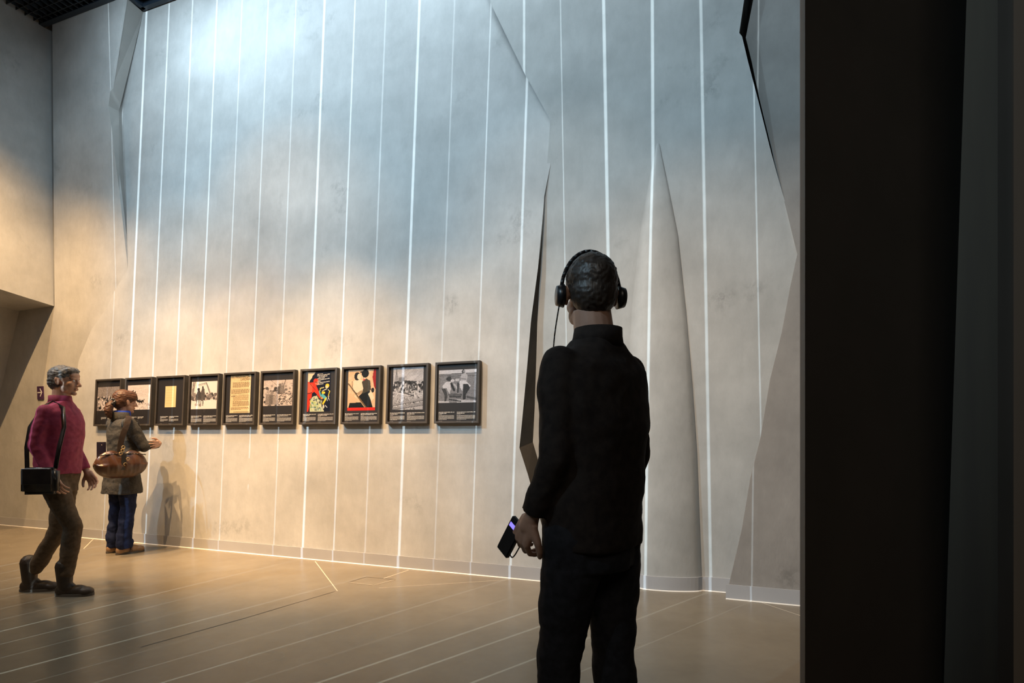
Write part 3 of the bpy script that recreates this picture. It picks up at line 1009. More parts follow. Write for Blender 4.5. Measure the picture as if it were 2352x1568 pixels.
def frame_mesh():
    bm = bmesh.new()
    hw, hh = FW / 2, FH / 2
    prof = [(0, 0), (0, -FD), (BAR * .25, -FD - .001), (BAR, -FD), (BAR, -FD + .012), (BAR, 0)]
    loops = []
    for (dx, dy) in prof:
        x, z = hw - dx, hh - dx
        loops.append([bm.verts.new(v) for v in ((-x, dy, -z), (x, dy, -z), (x, dy, z), (-x, dy, z))])
    for i in range(len(loops) - 1):
        for k in range(4):
            j = (k + 1) % 4
            bm.faces.new((loops[i][k], loops[i][j], loops[i + 1][j], loops[i + 1][k]))
    return bm


lean = math.atan(0.05)
us = [-6.835, -6.341, -5.849, -5.360, -4.867, -4.375, -3.877, -3.386, -2.889, -2.390]
zc = (FZ0 + FZ1) / 2
fr_me = None
for i, (fn, (fx0, fx1, fy0, fy1), cap, lab) in enumerate(ARTS):
    u = us[i] + FW / 2
    root = empty('picture_frame', WN(u, C0 + B_[0] + B_[1] * zc - 0.003, zc))
    root.rotation_euler = (Matrix.Rotation(math.atan2(W2.y, W2.x), 4, 'Z') @ Matrix.Rotation(-lean, 4, 'X')).to_euler()
    tag(root, lab, 'picture', 'row of ten framed pictures on the plaster wall')
    if fr_me is None:
        o = link_mesh('frame', frame_mesh(), M['frame'], root); fr_me = o.data
        bm = bmesh.new(); add_box(bm, (0, -FD + .018, 0), (FW - 2 * BAR + .002, .004, FH - 2 * BAR + .002)); mb = link_mesh('mat_board', bm, M['mat_board'], root).data
        bm = bmesh.new(); hw, hh = FW / 2 - BAR, FH / 2 - BAR
        bm.faces.new([bm.verts.new(v) for v in ((-hw, -FD + .010, -hh), (hw, -FD + .010, -hh), (hw, -FD + .010, hh), (-hw, -FD + .010, hh))])
        gl = link_mesh('glass_pane', bm, M['glass'], root).data
        if gl.polygons[0].normal.y > 0: gl.flip_normals()
    else:
        for nm, d in (('frame', fr_me), ('mat_board', mb), ('glass_pane', gl)):
            o = bpy.data.objects.new(nm, d); COL.objects.link(o); o.parent = root
    Y = -FD + .0155
    X = lambda t: -FW / 2 + t * FW
    Z = lambda t: FH / 2 - t * FH
    pr = painted('print', fn(), X(fx0), X(fx1), Z(fy1), Z(fy0), Y, root)
    rd = random.Random(100 + i)
    bm = bmesh.new()
    yc = Y
    cols = [(.085, .45), (.50, .92)]
    if cap == 'small': cols = [(.24, .45), (.49, .70)]
    if cap == 'mid': cols = [(.16, .44), (.47, .80)]
    for (a, b) in cols:
        words(bm, X(a), X(b), Z(.823), .0068, yc, rd, .98)
        words(bm, X(a), X(b), Z(.843), .0068, yc, rd, .4 + .5 * rd.random())
        words(bm, X(a), X(b), Z(.858), .0028, yc, rd, .2)
        nrow = {'small': 0, 'mid': 4, 'full': 6}[cap]
        for k in range(nrow):
            words(bm, X(a), X(b), Z(.874 + k * .0125), .0034, yc, rd, .97 if k < nrow - 1 else .5)
        words(bm, X(a), X(b), Z(.963), .0026, yc, rd, .22)
    tag(link_mesh('caption', bm, M['ink'], root), kind='stuff')
    if i == 4:
        text_obj('heading', 'DO MIESZKA\u0143C\u00d3W', .036, (X(.21), Y - .001, Z(.105)), M['inkd'], root, sx=.78)
        text_obj('heading', 'LWOWA !', .036, (X(.50), Y - .001, Z(.155)), M['inkd'], root, sx=.90)
    if i == 6:
        bm = bmesh.new(); rd = random.Random(5)
        for k, (x0, x1) in enumerate([(.45, .60), (.45, .80), (.49, .72), (.46, .66), (.47, .80), (.46, .55), (.47, .79), (.46, .62)]):
            words(bm, X(x0), X(x1), Z(.10 + .026 * k), .0082, Y - .001, rd, 1.0)
        for v in bm.verts: v.co.z += (v.co.x - X(.6)) * .10
        tag(link_mesh('lettering', bm, M['ink'], root), kind='stuff')


# ------------------------------------------------------------------ people
SKIN = noisy('skin', (0.50, 0.29, 0.20), (0.56, 0.33, 0.235), 20, .5, .4, .05)
SKIN2 = noisy('skin_dark', (0.36, 0.21, 0.15), (0.42, 0.25, 0.18), 20, .5, .4, .05)
HAIR = noisy('hair_brown', (0.050, 0.020, 0.010), (0.13, 0.055, 0.025), 60, .52, .4, .4, 120, stretch=(1, .25, 1), dist=.004)
HAIRD = noisy('hair_dark', (0.022, 0.016, 0.013), (0.045, 0.033, 0.026), 60, .45, .5, .5, 120, stretch=(1, 1, .25), dist=.004)
HAIRG = noisy('hair_grey', (0.10, 0.095, 0.09), (0.20, 0.19, 0.18), 60, .5, .5, .5, 120, stretch=(1, 1, .25), dist=.004)
WOOL = noisy('grey_wool', (0.042, 0.040, 0.038), (0.072, 0.067, 0.060), 90, .85, .2, .4, 300, dist=.002)
DENIM = noisy('blue_denim', (0.006, 0.011, 0.038), (0.014, 0.022, 0.062), 26, .8, .2, .4, 300, dist=.002)
LEATHER = noisy('brown_leather', (0.040, 0.016, 0.008), (0.085, 0.036, 0.017), 14, .28, .6, .3, 90, dist=.003)
BLACKL = noisy('black_leather', (0.010, 0.008, 0.008), (0.02, 0.016, 0.014), 14, .35, .5, .2, 90)
STRAPL = noisy('dark_brown_leather', (0.020, 0.011, 0.007), (0.032, 0.018, 0.011), 14, .6, .3, .2, 90)
TAN = noisy('tan_leather', (0.26, 0.15, 0.075), (0.36, 0.22, 0.12), 20, .4, .5, .1)
SOLE = mat('shoe_sole', (0.10, 0.085, 0.07), .7)
BLUE = noisy('blue_scarf', (0.01, 0.05, 0.45), (0.015, 0.07, 0.6), 30, .7, .2, .2)
METAL = mat('brass', (0.55, 0.42, 0.22), .3, 1.0)
CHROME = mat('silver_clip', (0.6, 0.6, 0.6), .25, 1.0)
MAGENTA = noisy('magenta_cloth', (0.22, 0.025, 0.065), (0.30, 0.04, 0.09), 30, .75, .3, .3, 200, dist=.002)
BLACKC = noisy('black_cloth', (0.014, 0.010, 0.009), (0.024, 0.018, 0.015), 40, .85, .2, .3, 250, dist=.002)
NAVYC = noisy('dark_trousers', (0.010, 0.010, 0.012), (0.018, 0.018, 0.022), 40, .85, .2, .3, 250, dist=.002)
KHAKI = noisy('brown_trousers', (0.085, 0.06, 0.038), (0.12, 0.085, 0.055), 40, .85, .2, .3, 250, dist=.002)
BOOT = noisy('dark_boot', (0.028, 0.018, 0.011), (0.045, 0.03, 0.02), 14, .5, .5, .2, 90)
EYEW = mat('eye_white', (0.75, 0.72, 0.7), .2)
PLAST = mat('black_plastic', (0.012, 0.012, 0.014), .35)


def hand(bm, wrist, d, n, side, curl=0.5, k=1.0, spread=0.12):
    """palm and five fingers; d runs to the fingers, n is the palm's own facing"""
    d = Vector(d).normalized(); n = Vector(n); n = (n - d * n.dot(d)).normalized()
    t = d.cross(n) * side
    w = Vector(wrist)
    kn = []
    for i, a in enumerate((-.030, -.011, .009, .028)):
        kn.append(w + d * (.088 - .006 * abs(i - 1.2)) * k + t * a * k)
    chain(bm, [(*w, .024 * k), (*(w + d * .03 * k), .025 * k)])
    for q in kn:
        add_cone(bm, w + d * .01 * k + (q - w).project(t) * .5, q, .018 * k, .0115 * k)
        add_sphere(bm, q, .0118 * k)
    add_sphere(bm, w + d * .05 * k, .03 * k, Matrix((t, n, d)).transposed() @ Matrix.Diagonal((1.0, .5, 1.3)))
    lens = [(.032, .020, .017), (.042, .026, .020), (.045, .028, .021), (.040, .025, .020)]
    rad = [.0082, .0092, .0096, .0092]
    for i, q in enumerate(kn):
        dd = (d + t * (i - 1.5) * spread).normalized()
        ang = curl * .75; p = q.copy(); pts = [(*p, rad[i] * 1.1 * k)]
        for j, l in enumerate(lens[i]):
            v = dd * math.cos(ang) + n * math.sin(ang)
            p = p + v * l * k
            pts.append((*p, rad[i] * k * (1 - .09 * (j + 1))))
            ang += curl * (.9 if j == 0 else .6)
        chain(bm, pts)
    a = w + d * .022 * k + t * .022 * k
    b = a + (d * .62 + t * .72 + n * .25).normalized() * .042 * k
    c = b + (d * .85 + t * .35 + n * .4).normalized() * .030 * k
    e = c + (d * .9 + t * .05 + n * .45).normalized() * .022 * k
    chain(bm, [(*a, .015 * k), (*b, .0115 * k), (*c, .0100 * k), (*e, .0085 * k)])


def head(bm, c, R, k=1.0):
    c = Vector(c)
    Tq = lambda p: c + R @ (Vector(p) * k)
    def S(p, r, rot=None): add_sphere(bm, Tq(p), tuple(x * k for x in (r if isinstance(r, tuple) else (r, r, r))), R if rot is None else R @ rot, sub=3)
    S((0, -.012, .030), (.074, .092, .086)); S((0, .030, -.030), (.060, .060, .075)); S((0, .026, -.070), (.046, .052, .040))
    S((0, .072, -.094), (.021, .018, .017)); S((0, .078, .022), (.050, .016, .014)); S((0, .074, .045), (.052, .02, .03))
    for s_ in (-1, 1):
        S((s_ * .034, .062, -.022), .026); S((s_ * .045, .02, -.06), (.018, .035, .03))
        S((s_ * .077, -.008, -.008), (.0075, .018, .031), Matrix.Rotation(.2, 3, 'X')); S((s_ * .080, -.016, .006), (.007, .012, .018))
        S((s_ * .011, .100, -.034), (.009, .010, .008))
        S((s_ * .032, .080, .000), (.015, .009, .009))
    a, b = Tq((0, .088, .012)), Tq((0, .113, -.030))
    chain(bm, [(*a, .0085 * k), (*b, .0115 * k)])
    S((0, .090, -.056), (.022, .009, .0055)); S((0, .088, -.066), (.019, .010, .0065))


def eyes(c, R, k, parent):
    for s_ in (-1, 1):
        bm = bmesh.new()
        add_sphere(bm, Vector(c) + R @ (Vector((s_ * .032, .0815, .003)) * k), .0095 * k, R)
        o = link_mesh('eye', bm, EYEW, parent, True)


def footwear(name, ankle, yaw, L, m, parent, shaft=0.0, r=.046, wdt=.047, strap=False):
    a = Vector(ankle); R = Matrix.Rotation(yaw, 3, 'Z')
    q = lambda x, y, z: a * Vector((1, 1, 0)) if False else Vector((a.x, a.y, 0)) + R @ Vector((x, y, z))
    bm = bmesh.new()
    hy, ty = -.25 * L, .75 * L
    add_sphere(bm, q(0, hy + .042, .040), (.036, .042, .046), R, 3)
    add_sphere(bm, q(0, ty - .055, .030), (wdt, .058, .038), R, 3)
    add_sphere(bm, q(0, ty - .11, .038), (wdt * .93, .075, .045), R, 3)
    add_sphere(bm, q(0, .02, .055), (.038, .062, .055), R, 3)
    add_cone(bm, q(0, hy + .045, .035), q(0, ty - .08, .032), .036, .042)
    if shaft:
        chain(bm, [(*q(0, .0, .07), .048), (*q(0, -.004, .07 + shaft), r + .006)])
    up = fused(name, bm, m, parent, .005, 2, flat=.012)
    bm = bmesh.new()
    out = []
    for t in range(32):
        an = 2 * PI * t / 32
        y = math.cos(an); x = math.sin(an)
        yy = (hy + ty) / 2 + y * (ty - hy) / 2 * 1.02
        fr = (yy - hy) / (ty - hy)
        ww = .036 + (.050 - .036) * min(1, max(0, (fr - .2) / .5))
        out.append((math.copysign(abs(x) ** .75, x) * ww, yy))
    lo = [bm.verts.new(q(x, y, 0.001)) for x, y in out]; hi = [bm.verts.new(q(x, y, .021)) for x, y in out]
    bm.faces.new(lo[::-1]); bm.faces.new(hi)
    for i in range(32): bm.faces.new((lo[i], lo[(i + 1) % 32], hi[(i + 1) % 32], hi[i]))
    link_mesh('sole', bm, SOLE, up)
    if strap:
        bm = bmesh.new()
        pts = [q(x, y, z) for x, y, z in ((-.048, .085, .025), (-.036, .075, .062), (0, .068, .082), (.036, .062, .066), (.048, .055, .028))]
        chain(bm, [(*p, .010) for p in pts], 2)
        link_mesh('strap', bm, LEATHER, up, True)
    return up


def person(name_label, loc, rz, J, hk=1.0, female=True, skin=SKIN, group=None):
    """J: joints in the person's own frame (x = own right, y = ahead, z up); the body is one continuous skin"""
    root_bm = bmesh.new()
    bm = root_bm
    Rh = Euler(J['head_rot']).to_matrix()
    head(bm, J['head'], Rh, hk)
    nk = Vector(J['neck']); hd = Vector(J['head'])
    add_cone(bm, nk, hd + Rh @ Vector((0, -.018, -.05)) * hk, .058 if female else .066, .050 if female else .058)
    add_sphere(bm, nk, .06)
    pv, ch = Vector(J['pelvis']), Vector(J['chest'])
    for p, r in ((pv, (.15, .10, .11)), (pv.lerp(ch, .5), (.12, .085, .12)), (ch, (.145, .095, .14))):
        add_sphere(bm, p, r, None, 3)
    for s in ('r', 'l'):
        sh, el, wr = Vector(J['sh_' + s]), Vector(J['el_' + s]), Vector(J['wr_' + s])
        add_cone(bm, ch + Vector((0, 0, .10)), sh, .06, .045)
        chain(bm, [(*sh, .046), (*sh.lerp(el, .4), .040), (*el, .033), (*el.lerp(wr, .3), .034), (*wr, .022)])
        h = J['hand_' + s]
        hand(bm, wr, h[0], h[1], h[2], h[3], .95 if female else 1.05)
        hp, kn, an = Vector(J['hip_' + s]), Vector(J['kn_' + s]), Vector(J['an_' + s])
        add_cone(bm, pv, hp, .09, .075)
        chain(bm, [(*hp, .075), (*hp.lerp(kn, .5), .062), (*kn, .045), (*kn.lerp(an, .35), .047), (*an, .030)])
        f = Vector((an.x, an.y, .045)); y = J['yaw_' + s]
        chain(bm, [(*an, .030), (*f, .030), (*(f + Vector((-math.sin(y), math.cos(y), 0)) * .12 + Vector((0, 0, -.010))), .022)])
    o = fused('person', bm, skin, None, .0045, 3)
    o.location = loc; o.rotation_euler = (0, 0, rz)
    tag(o, name_label, 'person')
    eyes(J['head'], Rh, hk, o)
    return o, Rh


# ---- the woman looking at the pictures
wx, wy = (284 - CX) / F * 5.76, 5.76
WR = math.radians(58 - 90)
J = dict(pelvis=(0, -.01, .88), chest=(0, -.01, 1.18), neck=(0, -.015, 1.355), head=(0, .015, 1.535), head_rot=(-.08, 0, 0),
         sh_r=(.165, -.02, 1.31), el_r=(.215, .09, 1.075), wr_r=(.00, .205, 1.095), hand_r=((-1, -.1, .05), (0, -1, 0), 1, .5),
         sh_l=(-.165, -.02, 1.31), el_l=(-.11, .175, 1.07), wr_l=(.170, .262, 1.110), hand_l=((.66, -.75, -.10), (-.75, -.66, 0), -1, .26),
         hip_r=(.085, -.01, .86), kn_r=(.095, .0, .47), an_r=(.09, -.045, .085), yaw_r=-.05,
         hip_l=(-.085, -.01, .86), kn_l=(-.085, -.02, .47), an_l=(-.085, -.06, .085), yaw_l=.10)
wo, Rh = person('woman standing with folded arms in a long grey coat and blue jeans, facing the pictures', (wx, wy, 0), WR, J, .97)
hd = Vector(J['head'])
# coat: torso loft with flared skirt, sleeves, collar
bm = bmesh.new()
loft(bm, [(0, -.01, .605, .225, .165), (0, -.01, .70, .212, .155), (0, -.012, .82, .195, .142), (0, -.012, .95, .178, .130), (0, -.008, 1.08, .168, .125),
          (0, -.008, 1.20, .178, .128), (0, -.012, 1.29, .175, .112), (0, -.016, 1.345, .115, .088), (0, -.016, 1.375, .076, .075)],
     36, 2.2, True, lambda a, k: 1 + (.035 * math.sin(5 * a + 1) if k < 3 else .012 * math.sin(4 * a)))
for s, (a, b, c) in {'r': (J['sh_r'], J['el_r'], J['wr_r']), 'l': (J['sh_l'], J['el_l'], J['wr_l'])}.items():
    a, b, c = Vector(a), Vector(b), Vector(c)
    c2 = b.lerp(c, .93)
    chain(bm, [(*a, .068), (*a.lerp(b, .5), .062), (*b, .056), (*b.lerp(c2, .5), .050)], 3)
    add_cone(bm, b.lerp(c2, .5), c2, .050, .047)
coat = fused('coat', bm, WOOL, wo, .007, 3, .010, .13)
# stand collar
bm = bmesh.new()
loft(bm, [(0, -.020, 1.335, .098, .092), (0, -.022, 1.375, .083, .082), (0, -.026, 1.425, .079, .080), (0, -.026, 1.428, .070, .071), (0, -.020, 1.36, .068, .070)], 28)
link_mesh('collar', bm, WOOL, coat, True)
bm = bmesh.new()
loft(bm, [(0, -.012, 1.37, .071, .072), (0, -.012, 1.405, .072, .073), (0, -.012, 1.440, .066, .070), (0, -.010, 1.443, .060, .064)], 28)
link_mesh('scarf', bm, BLUE, wo, True)
for x in (.10, .14):
    pass
# jeans
bm = bmesh.new()
for s in ('r', 'l'):
    hp, kn, an = (Vector(J[q + s]) for q in ('hip_', 'kn_', 'an_'))
    chain(bm, [(*hp, .098), (*hp.lerp(kn, .5), .088), (*kn, .072), (*kn.lerp(an, .5), .068), (an.x, an.y + .005, .13, .070)], 3)
    add_cone(bm, (an.x, an.y + .005, .14), (an.x, an.y + .018, .055), .070, .074)
    add_sphere(bm, (an.x, an.y + .055, .115), (.05, .035, .04), None, 3)
jeans = fused('jeans', bm, DENIM, wo, .007, 3, .010, .11)
footwear('shoe', J['an_r'], J['yaw_r'], .255, TAN, wo, strap=True)
footwear('shoe', J['an_l'], J['yaw_l'], .255, TAN, wo, strap=True)
# hair with a low ponytail and clip
bm = bmesh.new()
def hs(p, r): add_sphere(bm, hd + Rh @ (Vector(p) * .97), r, Rh, 3)
hs((0, -.022, .040), (.083, .098, .088)); hs((0, -.055, .000), (.074, .066, .085)); hs((0, .030, .082), (.068, .062, .042))
hs((.030, .066, .062), (.036, .032, .036)); hs((-.030, .066, .062), (.036, .032, .036)); hs((.050, .040, .050), (.030, .045, .042)); hs((-.050, .040, .050), (.030, .045, .042))
hs((.064, -.030, .010), (.020, .045, .05)); hs((-.064, -.030, .010), (.020, .045, .05))
hair = fused('hair', bm, HAIR, wo, .006, 2, .004, .02)
bm = bmesh.new()
hh = hd + Vector((0, -.115, -.015))
chain(bm, [(*(hh + Vector((0, 0, .005))), .030), (*(hh + Vector((.006, -.030, -.035))), .036), (*(hh + Vector((.01, -.042, -.080))), .037), (*(hh + Vector((.01, -.034, -.125))), .030), (*(hh + Vector((.01, -.020, -.155))), .014)], 3)
fused('ponytail', bm, HAIR, hair, .006, 2, .006, .025)
bm = bmesh.new()
for k in range(14):
    a = PI * 2 * k / 14
    add_sphere(bm, hh + Vector((math.cos(a) * .034, .004 + .014 * math.sin(3 * a), math.sin(a) * .034 + .004)), (.016, .020, .016), None, 2)
fused('scrunchie', bm, BLACKL, hair, .005, 2)
bm = bmesh.new()
pts = [(*(hh + Vector((.036 + .004 * math.cos(t), -.040 + .052 * t / 2.6, .022 + .020 * math.sin(t)))), .0028) for t in np.linspace(0, 2.6, 9)]
chain(bm, pts, 1)
link_mesh('hair_clip', bm, CHROME, hair, True)
# buttoned edge and dark opening of the coat at the chest
bm = bmesh.new()
chain(bm, [(.03, .112, 1.335, .014), (.02, .126, 1.26, .022), (.015, .132, 1.18, .022)], 2)
link_mesh('lapel', bm, BLACKL, coat, True)

# ---- her handbag, hanging from the right shoulder
def hw_(p):      # woman's frame -> world offset used for things she carries
    return Vector((wx, wy, 0)) + Matrix.Rotation(WR, 3, 'Z') @ Vector(p)
bag_c = (.270, -.140, .915)
bag = empty('handbag', hw_(bag_c), WR); bag.rotation_euler.y = math.radians(6)
tag(bag, 'large slouchy brown leather handbag hanging from the woman\'s shoulder', 'handbag')
bm = bmesh.new()
secs = []
nL, nS = 40, 44
for i in range(nL + 1):
    t = i / nL; y = -.235 + .47 * t
    prof = max(0.0, 1 - abs(2 * t - 1) ** 3.4) ** .55
    secs.append((y, prof))
prev = None
rows_ = []
for (y, pr_) in secs:
    row = []
    for k in range(nS):
        a = 2 * PI * k / nS
        cz, cx_ = math.sin(a), math.cos(a)
        top = cz > 0
        # sides pinch toward the two handle points, belly sags
        hgt = (.140 if top else .140) * pr_
        pinch = 1 - .30 * math.exp(-((y) / .05) ** 2) * (1 if top else .1)
        fold = 1 + .10 * math.sin(y * 62 + 1.2 * math.sin(a * 2)) * max(0, .4 + .6 * cz) + .02 * math.sin(y * 160)
        z = cz * hgt * (pinch if top else 1)
        if not top: z = math.copysign(abs(cz) ** .8, cz) * hgt
        x = cx_ * .088 * pr_ ** .8 * fold * (1 - .45 * max(0, cz))
        row.append(bm.verts.new((x, y, z + .02 * (y / .25) ** 2 * (-1 if top else .6))))
    if rows_:
        for k in range(nS):
            bm.faces.new((rows_[-1][k], rows_[-1][(k + 1) % nS], row[(k + 1) % nS], row[k]))
    rows_.append(row)
bmesh.ops.remove_doubles(bm, verts=bm.verts, dist=.0008)
body_ = link_mesh('bag_body', bm, LEATHER, bag, True)
bm = bmesh.new()
chain(bm, [(.035, y, .105 - .30 * y * y * 4 * .3, .005) for y in np.linspace(-.20, .20, 16)], 1)
link_mesh('zip_piping', bm, BLACKL, bag, True)
bm = bmesh.new()
add_box(bm, (.078, -.012, .030), (.010, .040, .15)); add_box(bm, (.080, -.012, -.03), (.012, .046, .03))
link_mesh('front_tab', bm, BLACKL, bag)
bm = bmesh.new()
for (y, z) in ((-.03, .145), (-.025, .175), (.02, .06), (-.045, .115), (0, .01)):
    for k in range(10):
        a = 2 * PI * k / 10; b = 2 * PI * (k + 1) / 10
        add_cone(bm, (.085, y + .014 * math.cos(a), z + .014 * math.sin(a)), (.085, y + .014 * math.cos(b), z + .014 * math.sin(b)), .0035, .0035, 6)
link_mesh('buckles', bm, METAL, bag, True)['kind'] = 'stuff'
bm = bmesh.new()
def ribbon(pts, wv, th=.004, across=Vector((0, 1, 0))):
    pr0 = None
    for i, p in enumerate(pts):
        p = Vector(p); nx = Vector(pts[min(i + 1, len(pts) - 1)]) - Vector(pts[max(i - 1, 0)])
        nx.normalize(); ac = (across - nx * across.dot(nx)).normalized(); up = nx.cross(ac)
        q = [bm.verts.new(p + ac * wv / 2 * sx_ + up * th / 2 * sz_) for sx_, sz_ in ((-1, -1), (1, -1), (1, 1), (-1, 1))]
        if pr0:
            for k in range(4): bm.faces.new((pr0[k], pr0[(k + 1) % 4], q[(k + 1) % 4], q[k]))
        pr0 = q
    bm.faces.new(pr0)
# strap runs over the shoulder (positions relative to the bag)
ribbon([(.05, -.035, .12), (.035, -.030, .19), (.020, -.010, .27), (.000, .020, .34), (-.035, .055, .405), (-.075, .080, .448), (-.115, .095, .462)], .050)
ribbon([(-.02, .0, .12), (-.02, .005, .22), (-.02, .01, .30)], .02)
link_mesh('strap', bm, STRAPL, bag)
fo = empty('folder', hw_((.215, -.285, 1.045)), WR)
tag(fo, 'dark purple folder sticking up behind the brown handbag', 'folder')
M['folder'] = mat('folder_purple', (0.022, 0.010, 0.020), .4)
bm = bmesh.new(); add_box(bm, (0, 0, 0), (.012, .075, .17)); link_mesh('cover', bm, M['folder'], fo)
bm = bmesh.new(); add_sphere(bm, (.007, -.0, .055), .005); link_mesh('stud', bm, METAL, fo)

# ---- the dark figure close to the camera, back turned, headphones on
mx_, my_ = (1362 - CX) / F * 1.75, 1.75
MR = math.radians(133 - 90)
J = dict(pelvis=(0, 0, .93), chest=(0, -.01, 1.26), neck=(0, -.01, 1.46), head=(0, .012, 1.635), head_rot=(-.05, 0, -.62),
         sh_r=(.165, -.01, 1.40), el_r=(.20, -.02, 1.13), wr_r=(.195, .06, .90), hand_r=((.0, .25, -1), (-1, .1, 0), -1, .45),
         sh_l=(-.165, -.01, 1.40), el_l=(-.195, -.025, 1.13), wr_l=(-.20, .07, .955), hand_l=((.05, .55, -.8), (.9, -.1, .0), 1, .8),
         hip_r=(.09, 0, .90), kn_r=(.085, -.01, .49), an_r=(.085, -.07, .09), yaw_r=-.1,
         hip_l=(-.09, 0, .90), kn_l=(-.08, .07, .50), an_l=(-.08, .08, .09), yaw_l=.1)
ma, Rm = person('dark figure seen from behind in black clothes and headphones, close to the camera', (mx_, my_, 0), MR, J, 1.0, False, SKIN2)
bm = bmesh.new()
loft(bm, [(0, 0, .86, .178, .125), (0, 0, .95, .182, .128), (0, -.005, 1.08, .180, .130), (0, -.01, 1.22, .195, .138), (0, -.012, 1.34, .205, .128), (0, -.014, 1.40, .205, .110), (0, -.014, 1.435, .160, .092), (0, -.014, 1.465, .11, .082), (0, -.014, 1.485, .085, .075), (0, -.012, 1.495, .070, .070)],
     36, 2.25, True, lambda a, k: 1 + .012 * math.sin(5 * a + k))
for s in ('r', 'l'):
    a, b, c = (Vector(J[q + s]) for q in ('sh_', 'el_', 'wr_'))
    c2 = b.lerp(c, .92)
    chain(bm, [(*a, .064), (*a.lerp(b, .5), .056), (*b, .050), (*b.lerp(c2, .5), .045)], 3)
    add_cone(bm, b.lerp(c2, .5), c2, .045, .040)
jk = fused('jacket', bm, BLACKC, ma, .008, 4, .010, .17)
bm = bmesh.new()
loft(bm, [(0, -.014, 1.465, .088, .082), (0, -.018, 1.50, .076, .076), (0, -.020, 1.525, .073, .074), (0, -.020, 1.527, .066, .066)], 28)
link_mesh('collar', bm, BLACKC, jk, True)
bm = bmesh.new()
loft(bm, [(0, 0, .80, .165, .115), (0, 0, .92, .168, .118)], 28)
for s in ('r', 'l'):
    hp, kn, an = (Vector(J[q + s]) for q in ('hip_', 'kn_', 'an_'))
    chain(bm, [(*hp, .098), (*hp.lerp(kn, .5), .086), (*kn, .068), (*kn.lerp(an, .5), .064), (an.x, an.y, .14, .062)], 3)
    add_cone(bm, (an.x, an.y, .15), (an.x, an.y + .01, .05), .062, .066)
fused('trousers', bm, NAVYC, ma, .008, 4, .010, .15)
footwear('shoe', J['an_r'], J['yaw_r'], .285, BLACKL, ma)
footwear('shoe', J['an_l'], J['yaw_l'], .285, BLACKL, ma)
hd = Vector(J['head'])
bm = bmesh.new()
def hs2(p, r): add_sphere(bm, hd + Rm @ Vector(p), r, Rm, 3)
hs2((0, -.020, .038), (.080, .096, .086)); hs2((0, -.045, -.005), (.073, .066, .075)); hs2((0, .045, .078), (.060, .045, .035))
fused('hair', bm, HAIRD, ma, .005, 2, .003, .012)
bm = bmesh.new()
band = []
for k in range(17):
    a = PI * k / 16
    band.append((*(hd + Rm @ Vector((math.cos(a) * .094, -.010, -.005 + math.sin(a) * .140))), .006))
chain(bm, band, 1)
hp_ = link_mesh('headphones', bm, PLAST, ma, True)
for s_ in (-1, 1):
    bm = bmesh.new()
    ret = bmesh.ops.create_cone(bm, cap_ends=True, segments=28, radius1=.036, radius2=.030, depth=.022)
    bmesh.ops.transform(bm, matrix=Matrix.Translation(hd + Rm @ Vector((s_ * .097, -.008, -.008))) @ Rm.to_4x4() @ Matrix.Rotation(s_ * PI / 2, 4, 'Y'), verts=ret['verts'])
    link_mesh('ear_cushion', bm, PLAST, hp_, True)
def mw(p): return Vector((mx_, my_, 0)) + Matrix.Rotation(MR, 3, 'Z') @ Vector(p)
gd = empty('audio_guide', mw((-.195, .165, .885)), MR); gd.rotation_euler.x = .6
tag(gd, 'small handheld audio guide with a violet lit edge in the dark figure\'s left hand', 'audio guide')
bm = bmesh.new(); add_box(bm, (0, 0, 0), (.016, .055, .13))
bmesh.ops.bevel(bm, geom=bm.edges[:], offset=.004, segments=2, affect='EDGES')
link_mesh('case', bm, PLAST, gd)
M['glow'] = mat('violet_display', (.1, .08, .3), .3)
M['glow'].node_tree.nodes['Principled BSDF'].inputs['Emission Color'].default_value = (.28, .22, 1, 1)
M['glow'].node_tree.nodes['Principled BSDF'].inputs['Emission Strength'].default_value = 1.2
bm = bmesh.new(); add_box(bm, (-.0085, 0, .040), (.0015, .040, .014)); link_mesh('screen', bm, M['glow'], gd)
bm = bmesh.new()
cp = [hd + Rm @ Vector((-.10, -.005, -.04)), Vector((-.07, .10, 1.49)), Vector((-.02, .15, 1.37)), Vector((0, .160, 1.2)), Vector((-.04, .155, 1.02)), Vector((-.10, .20, .87)), Vector((-.14, .21, .81)), Vector((-.19, .175, .83))]
fine_ = []
for i in range(len(cp) - 1):
    p0, p1, p2, p3 = cp[max(i - 1, 0)], cp[i], cp[i + 1], cp[min(i + 2, len(cp) - 1)]
    for k in range(6):
        t = k / 6
        fine_.append(0.5 * ((2 * p1) + (p2 - p0) * t + (2 * p0 - 5 * p1 + 4 * p2 - p3) * t * t + (3 * p1 - p0 - 3 * p2 + p3) * t ** 3))
cp = fine_ + [cp[-1]]
chain(bm, [(*p, .0022) for p in cp], 1)
link_mesh('cord', bm, PLAST, hp_, True)

# ---- the walker in the magenta jacket at the far left
px_, py_ = (134 - CX) / F * 4.28, 4.28
PK = .965
PR = math.radians(8 - 90)
J = dict(pelvis=(0, 0, .95), chest=(0, .015, 1.28), neck=(0, .02, 1.48), head=(0, .045, 1.665), head_rot=(-.05, 0, 0),
         sh_r=(.165, .01, 1.415), el_r=(.20, -.04, 1.16), wr_r=(.20, .07, .94), hand_r=((.0, .45, -.9), (-1, .1, 0), -1, .5),
         sh_l=(-.165, .01, 1.415), el_l=(-.20, -.01, 1.15), wr_l=(-.19, .10, .94), hand_l=((.05, .5, -.8), (1, -.1, .0), 1, .5),
         hip_r=(.09, 0, .92), kn_r=(.085, .15, .53), an_r=(.09, .10, .09), yaw_r=-.05,
         hip_l=(-.09, 0, .92), kn_l=(-.085, -.04, .51), an_l=(-.09, -.26, .10), yaw_l=.05)
